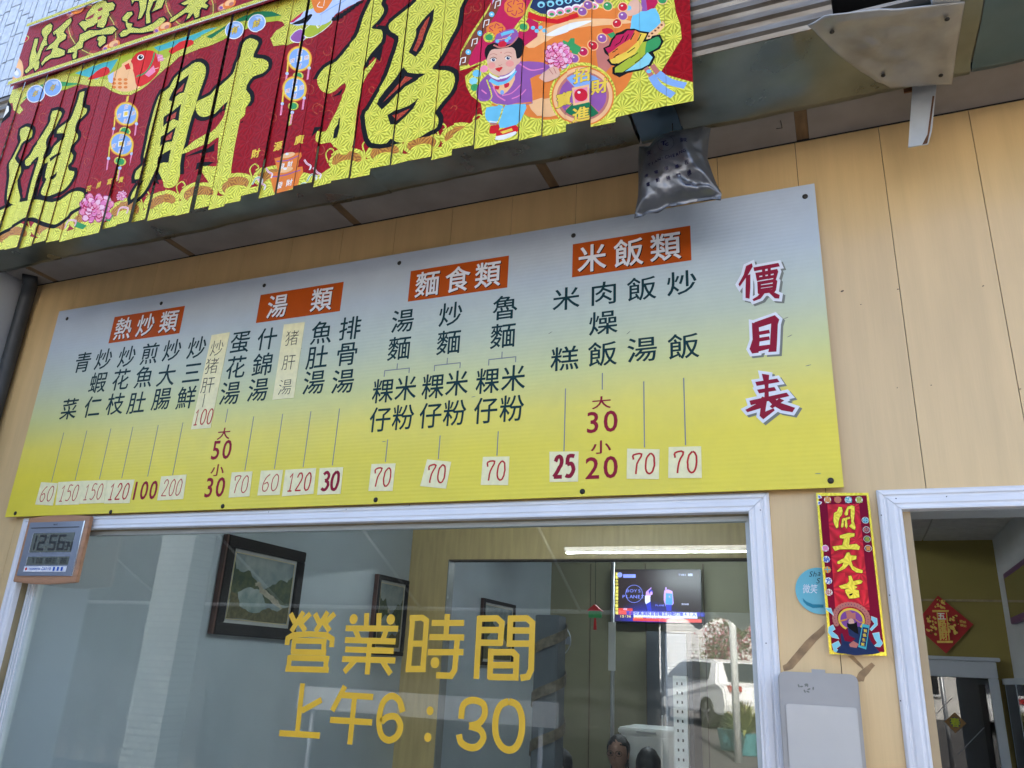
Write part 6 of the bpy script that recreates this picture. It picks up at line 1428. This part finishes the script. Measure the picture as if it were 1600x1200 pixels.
o = prism('diamond_sticker', [D2(298,840),D2(372,912),D2(302,975),D2(230,900)], 3.017, 3.0195, 'paper_dim', idr)
pr = Print(3.0165); pr.ell(*D2(300,905), .026, .026, 'ink_navy', 20); pr.text('春', *D2(300,905), .048, 'ink_lime', .03); l = pr.build('print', idr)
for a, b in (((110,920),(280,748)),((320,1110),(488,938))): 
    q0, q1 = D2(*a), D2(*b); pr = Print(3.0185); pr.stroke([q0, q1], .003, 'ink_grey'); pr.build('scratch', idr)
# mirror and pane on the right wall of the side room
mat('mirror', (.75,.78,.80), .03, metal=1., var=0)
mr = thing('wall_mirror', 'wall mirror with purple frame on the right wall inside the doorway', 'mirror', (RX, 1.6, 1.9))
def onx(x, y): q = on(0, RX, x, y); return float(q[1]), float(q[2])
a, b = onx(1578,905), onx(1600,1000); print('mirror', a, b)
ya, yb_ = sorted((a[0], onx(1606,905)[0])); zb_, zt_ = onx(1578,970)[1], onx(1578,905)[1]
mat('purple_frame', (.12,.04,.14), .4)
box('frame', RX-.025, RX-.001, ya-.25, yb_+.02, zb_-.03, zt_+.03, 'purple_frame', mr, bevel=.003); box('glass', RX-.028, RX-.0255, ya-.22, yb_-.01, zb_, zt_, 'mirror', mr)
gl2 = thing('glass_cabinet', 'glass fronted cabinet at the right edge inside the doorway', 'cabinet', (RX-.1, 2, .12))
q = onx(1572,1062); cyf = q[0]; czt = q[1]
box('carcass', RX-.06, RX-.001, max(.6,cyf-1.3), cyf, .12, czt, 'door_frame_grey', gl2); 
for i in range(4): 
    y0 = max(.62, cyf-1.28)+i*.30
    box('door_glass', RX-.066, RX-.0605, y0, y0+.27, .2, czt-.03, 'mirror' if i % 2 else 'door_dark', gl2)

# ------------------------------------------------------------------ the street behind the camera, seen mirrored in the glass
def mir(x, y, V): q = on(1, V, x, y); return float(q[0]), .07-V, float(q[2])
mat('awning_cloth', (.55,.60,.66), .7, var=.06); mat('tarp', (.035,.037,.04), .6, var=.12, scale=2, bump=.4, bscale=3); mat('car_white', (.75,.76,.77), .2, var=.02, coat=.8); mat('car_glass', (.02,.025,.03), .05, var=0, coat=1.); mat('tyre', (.02,.02,.02), .8); mat('alloy', (.5,.5,.52), .25, metal=.9); mat('lamp_red', (.4,.01,.01), .2, coat=1.)
aw = thing('awning', 'scalloped pale blue awning hung over the forecourt', 'awning', (-3, -5.8, 2.1))
A0, A1 = -14.0, 1.2; YB, YF = -4.6, -5.93
bm = bmesh.new(); n = 40
zf = mir(1075,972,5.99)[2]+.10; zb = 2.86
box_bm(bm, A0, A1, YF, YB, 0, .003)
for v in bm.verts: v.co.z += zf+(zb-zf)*(v.co.y-YF)/(YB-YF)
bm_obj('canopy_sheet', bm, 'tarp', aw)
bm = bmesh.new(); tp0 = []; N_ = 420
for i in range(N_+1):
    x = A0+(A1-A0)*i/N_; s = abs(math.sin((x+.12)*math.pi/.42)); zl_ = zf-.05-.13*(1-s)
    tp0.append((bm.verts.new((x, YF-.004, zf)), bm.verts.new((x, YF-.004, zl_)), bm.verts.new((x, YF-.001, zf)), bm.verts.new((x, YF-.001, zl_))))
for a, b in zip(tp0, tp0[1:]):
    bm.faces.new((a[0],b[0],b[1],a[1])); bm.faces.new((a[2],a[3],b[3],b[2])); bm.faces.new((a[1],b[1],b[3],a[3]))
bm_obj('valance', bm, 'awning_cloth', aw)
for i in range(9): x = A0+(A1-A0)*i/8; tube('rafter', [(x, YF, zf-.012), (x, YB, zb-.012)], .014, 'metal_grey', aw, 8)
for x in (A0, -1.72, A1): tube('post', [(x, YF+.03, .1 if False else .0), (x, YF+.03, zf-.01)], .03, 'metal_grey', aw, 10)
tarp = tube('tarp_rail', [(A0, YF+.06, zf-.04), (-1.8, YF+.06, zf-.04)], .012, 'metal_grey', aw, 8)
bm = bmesh.new(); g = []
for i in range(241):
    x = A0+.05+(-1.75-A0-.05)*i/240; g.append([bm.verts.new((x, YF+.09+.03*math.sin(i*.9)*(.4+.6*j/8), zf-.05-(zf-.30)*j/8)) for j in range(9)])
for i in range(240):
    for j in range(8): bm.faces.new((g[i][j], g[i+1][j], g[i+1][j+1], g[i][j+1]))
bmesh.ops.solidify(bm, geom=list(bm.faces), thickness=.003)
tag(bm_obj('darkening_curtain', bm, 'tarp', smooth=True), 'grey tarpaulin curtain added along the awning edge to darken the left of the reflection', 'curtain')  # added and run far left to keep brightness out of the reflection
la, lb_ = mir(885,858,4.75), mir(1166,868,4.75)
batten_light((la[0]+lb_[0])/2, la[1], (la[2]+lb_[2])/2+.018, lb_[0]-la[0]+.04, 'lit tube light under the street awning, mirrored as a bright bar', hw=.012, tr=.007)
print('lamp', la, lb_)
# tiled pillar at the far side of the forecourt
mt_ = mat('pillar_tile', (.50,.53,.55), .3, var=.05, coat=.3); t_ = mt_.node_tree; bk = nd(t_, 'ShaderNodeTexBrick'); tc_ = t_.nodes['Texture Coordinate']; mpp = nd(t_, 'ShaderNodeMapping'); mpp.inputs['Rotation'].default_value = (R(90),0,0); t_.links.new(tc_.outputs['Object'], mpp.inputs[0]); t_.links.new(mpp.outputs[0], bk.inputs[0]); bk.inputs['Scale'].default_value = 4; bk.inputs['Color1'].default_value = (.15,.17,.18,1); bk.inputs['Color2'].default_value = (.10,.12,.13,1); bk.inputs['Mortar'].default_value = (.04,.045,.05,1); bk.inputs['Mortar Size'].default_value = .03; t_.links.new(bk.outputs[0], t_.nodes['Principled BSDF'].inputs['Base Color'])
qa_, qb_ = mir(232,950,4.2), mir(285,950,4.2)
tag(box('tiled_pillar', qa_[0], qb_[0], qa_[1]-.30, qa_[1], 0, 3.4, 'pillar_tile', None, bevel=.004), 'grey tiled pillar of the forecourt, mirrored faintly at the left of the glass', 'pillar')
def car(x, y, z, rot, label):
    t = bpy.data.objects.new('parked_car', None); COL.objects.link(t); t['label'] = label; t['category'] = 'car'; t['org'] = [0,0,0]
    side = [(-2.15,.30),(-2.2,.55),(-2.12,.86),(-1.85,.95),(-1.45,1.38),(-1.1,1.45),(.25,1.45),(.55,1.38),(1.15,.98),(1.95,.85),(2.18,.62),(2.2,.32)]
    n = len(side); vs = []
    for sgn in (-1,1):
        for X, Z in side: vs.append((X, sgn*(.86 if Z < 1.0 else .64), Z))
    bm = bmesh.new(); me = mesh('c', vs, [list(range(n)), list(range(2*n-1,n-1,-1))]+[[i,(i+1)%n,n+(i+1)%n,n+i] for i in range(n)]); bm.from_mesh(me)
    bm_obj('body', bm, 'car_white', t, bevel=.04, smooth=False)
    for sgn in (-1,1):
        for q in ([(-1.42,1.02),(-1.22,1.36),(-.35,1.39),(-.35,1.0)], [(-.28,1.0),(-.28,1.39),(.42,1.36),(.92,1.0)]):
            v4 = [(X, sgn*(.655+(1.45-Z)*.50), Z) for X, Z in q]; v5 = [(a, b-sgn*.03, c) for a, b, c in v4]
            bm = bmesh.new(); bm.from_mesh(mesh('w', v4+v5, [(0,1,2,3),(7,6,5,4),(0,4,5,1),(1,5,6,2),(2,6,7,3),(3,7,4,0)])); bm_obj('side_window', bm, 'car_glass', t)
        for wx in (-1.35,1.35):
            bm = bmesh.new(); bmesh.ops.create_cone(bm, cap_ends=True, segments=28, radius1=.32, radius2=.32, depth=.2, matrix=Matrix.Translation((wx, sgn*.80, .32)) @ Matrix.Rotation(R(90),4,'X')); w_ = bm_obj('wheel', bm, 'tyre', t)
            for k_ in range(5):
                a = k_*1.2566; box('spoke', -.025, .025, -.01, .01, .03, .21, 'alloy', t, M=Matrix.Translation((wx, sgn*.905, .32)) @ Matrix.Rotation(a,4,'Y'))
        box('tail_lamp', -2.19, -2.05, sgn*.60-.14, sgn*.60+.14, .78, .90, 'lamp_red', t)
    v4 = [(-1.87,-.6,.98),(-1.87,.6,.98),(-1.5,.52,1.36),(-1.5,-.52,1.36)]; bm = bmesh.new(); bm.from_mesh(mesh('w', v4+[(a-.02,b,c+.01) for a,b,c in v4], [(0,1,2,3),(7,6,5,4),(0,4,5,1),(1,5,6,2),(2,6,7,3),(3,7,4,0)])); bm_obj('rear_window', bm, 'car_glass', t)
    t.location = (x, y, z); t.rotation_euler = (0,0,rot)
cx_, cy_, cz_ = mir(1118,1110,18.5)
car(cx_, cy_, .56, R(235), 'white hatchback parked across the street, mirrored in the window')
# planters and flowering shrub
mat('planter', (.08,.26,.28), .5); mat('leaf', (.09,.15,.04), .6, var=.3); mat('leaf_yellow', (.25,.27,.08), .6, var=.3); mat('blossom', (.55,.12,.20), .6, var=.2); mat('bark', (.10,.07,.05), .9)
def gz(y): return .56 if y < -17 else (max(0, (-3.4-y)/13.6*.56) if y < -3.4 else 0.)
def plant(x, y, label, h, leaf, n, blossom=False, seed=1):
    t = thing('potted_plant', label, 'plant', (x, y, gz(y)), 'potted plants along the street'); r_ = random.Random(seed); z = gz(y)
    bm = bmesh.new(); bmesh.ops.create_cone(bm, cap_ends=True, segments=20, radius1=.18, radius2=.24, depth=.34, matrix=Matrix.Translation((x, y, z+.17))); bm_obj('pot', bm, 'planter', t)
    bm = bmesh.new(); tube_bm(bm, [(x,y,z+.3),(x+.02,y,z+.3+h*.4),(x-.03,y,z+.3+h*.75)], .03, 7, .012)
    for k_ in range(5): a = k_*1.3; tube_bm(bm, [(x,y,z+.3+h*.35),(x+.35*h*.5*math.cos(a),y+.35*h*.5*math.sin(a),z+.3+h*.75)], .012, 5, .006)
    bm_obj('stem', bm, 'bark', t)
    for nm, mt, cnt in (('foliage', leaf, n),)+((('blossom', 'blossom', n),) if blossom else ()):
        bm = bmesh.new()
        for i in range(cnt):
            if blossom: c = Vector((x+r_.gauss(0,.15)*h, y+r_.gauss(0,.15)*h, z+.3+h*.78+r_.gauss(0,.16)*h)); L = .07
            else: c = None; L = h*r_.uniform(.7,1.1)
            a = r_.uniform(0,6.28); e_ = r_.uniform(.2,1.3)
            if c is None:
                p0 = Vector((x,y,z+.32)); d = Vector((math.cos(a)*math.cos(e_), math.sin(a)*math.cos(e_), math.sin(e_))); p1_ = p0+d*L*.6; p2_ = p0+d*L+Vector((0,0,-L*.25)); s_ = Vector((-math.sin(a), math.cos(a), 0))*.03
                vv = [bm.verts.new(q) for q in (p0-s_*.5, p0+s_*.5, p1_+s_, p1_-s_, p2_)]; bm.faces.new(vv[:4]); bm.faces.new((vv[3], vv[2], vv[4]))
            else:
                u = Vector((r_.gauss(0,1), r_.gauss(0,1), r_.gauss(0,1))).normalized(); w2 = u.orthogonal().normalized(); vv = [bm.verts.new(c+q) for q in (-u*L, w2*L*.5, u*L, -w2*L*.5)]; bm.faces.new(vv)
        bm_obj(nm, bm, mt, t)
q = mir(1165,1150,13); plant(q[0], q[1], 'spiky yellow-green plant in a teal pot by the road', .75, 'leaf_yellow', 50, seed=2)
q = mir(1142,1150,13.5); plant(q[0], q[1], 'smaller spiky plant in a teal pot beside the larger one', .45, 'leaf', 36, seed=3)
q = mir(1160,1080,22); plant(q[0], q[1], 'tall shrub with pink blossom across the street', 2.6, 'leaf', 500, True, 5)
q = mir(1125,1080,24); plant(q[0], q[1], 'green shrub with few pink blossoms beside the white shutter house', 1.9, 'leaf', 400, True, 6)
q = mir(1149,1080,12); tag(tube('street_post', [(q[0],q[1],gz(q[1])-.1),(q[0],q[1],4.2)], .06, 'white_plastic', None, 12), 'white steel post at the road edge, mirrored in the glass', 'post')
# houses across the street
mat('house_white', (.74,.73,.70), .8, var=.05); mat('blind_white', (.78,.79,.80), .6, var=.02); mat('house_grey', (.22,.22,.22), .85, var=.1)
def house(x0, x1, y, h, label, m, blinds=None):
    t = thing('house', label, 'house', ((x0+x1)/2, y, .5), 'houses across the street'); box('wall', x0, x1, y-6, y, .3, h, m, t); box('roof', x0-.2, x1+.2, y-6.2, y+.3, h+.001, h+.2, 'mortar', t)
    nx = max(1, int((x1-x0)/2.6))
    for k_ in range(int((h-1)/3)):
        for i in range(nx):
            xc = x0+(i+.5)*(x1-x0)/nx; zc = 1.4+k_*3
            if blinds and abs(xc-blinds) < 1.6 and k_ == 0: continue
            box('window', xc-.6, xc+.6, y+.001, y+.03, zc, zc+1.3, 'car_glass', t); box('window_frame', xc-.66, xc+.66, y+.001, y+.05, zc+1.301, zc+1.37, 'white_plastic', t); box('window_frame', xc-.66, xc+.66, y+.001, y+.08, zc-.07, zc-.001, 'white_plastic', t)
    if blinds:
        for i in range(26): box('shutter_slat', blinds-1.3, blinds+1.3, y+.03, y+.05, .6+i*.11, .6+i*.11+.085, 'blind_white', t)
q = mir(1075,1000,27)
house(q[0]-1.6, q[0]+5.2, q[1], 7, 'white house with a slatted shutter directly across the street', 'house_white', q[0])
house(q[0]-14, q[0]-2.0, q[1]-1, 8, 'grey two storey house across the street to the far side', 'house_grey')
house(q[0]+6, q[0]+18, q[1]+.5, 6.6, 'off-white row house across the street on the near side', 'house_white')
# added for the pale band in the glass: white panel barrier
bw = thing('panel_prop', 'low white panel barrier on posts, added for the pale band mirrored in the glass', 'prop', (-4, -3.6, .1))
qa, qb = mir(462,1105,3.9), mir(872,1100,3.9)
print('prop', qa, qb)
box('panel', qa[0], qb[0], qa[1]-.02, qa[1], (qa[2]+qb[2])/2-.09, (qa[2]+qb[2])/2+.09, 'white_plastic', bw, bevel=.004)
for x in (qa[0]+.15, qb[0]-.15): tube('post', [(x, qa[1]-.045, .0), (x, qa[1]-.045, (qa[2]+qb[2])/2+.05)], .02, 'metal_grey', bw, 8)
print('objects', len(bpy.data.objects))
for o in bpy.data.objects:
    if 'org' in o: del o['org']
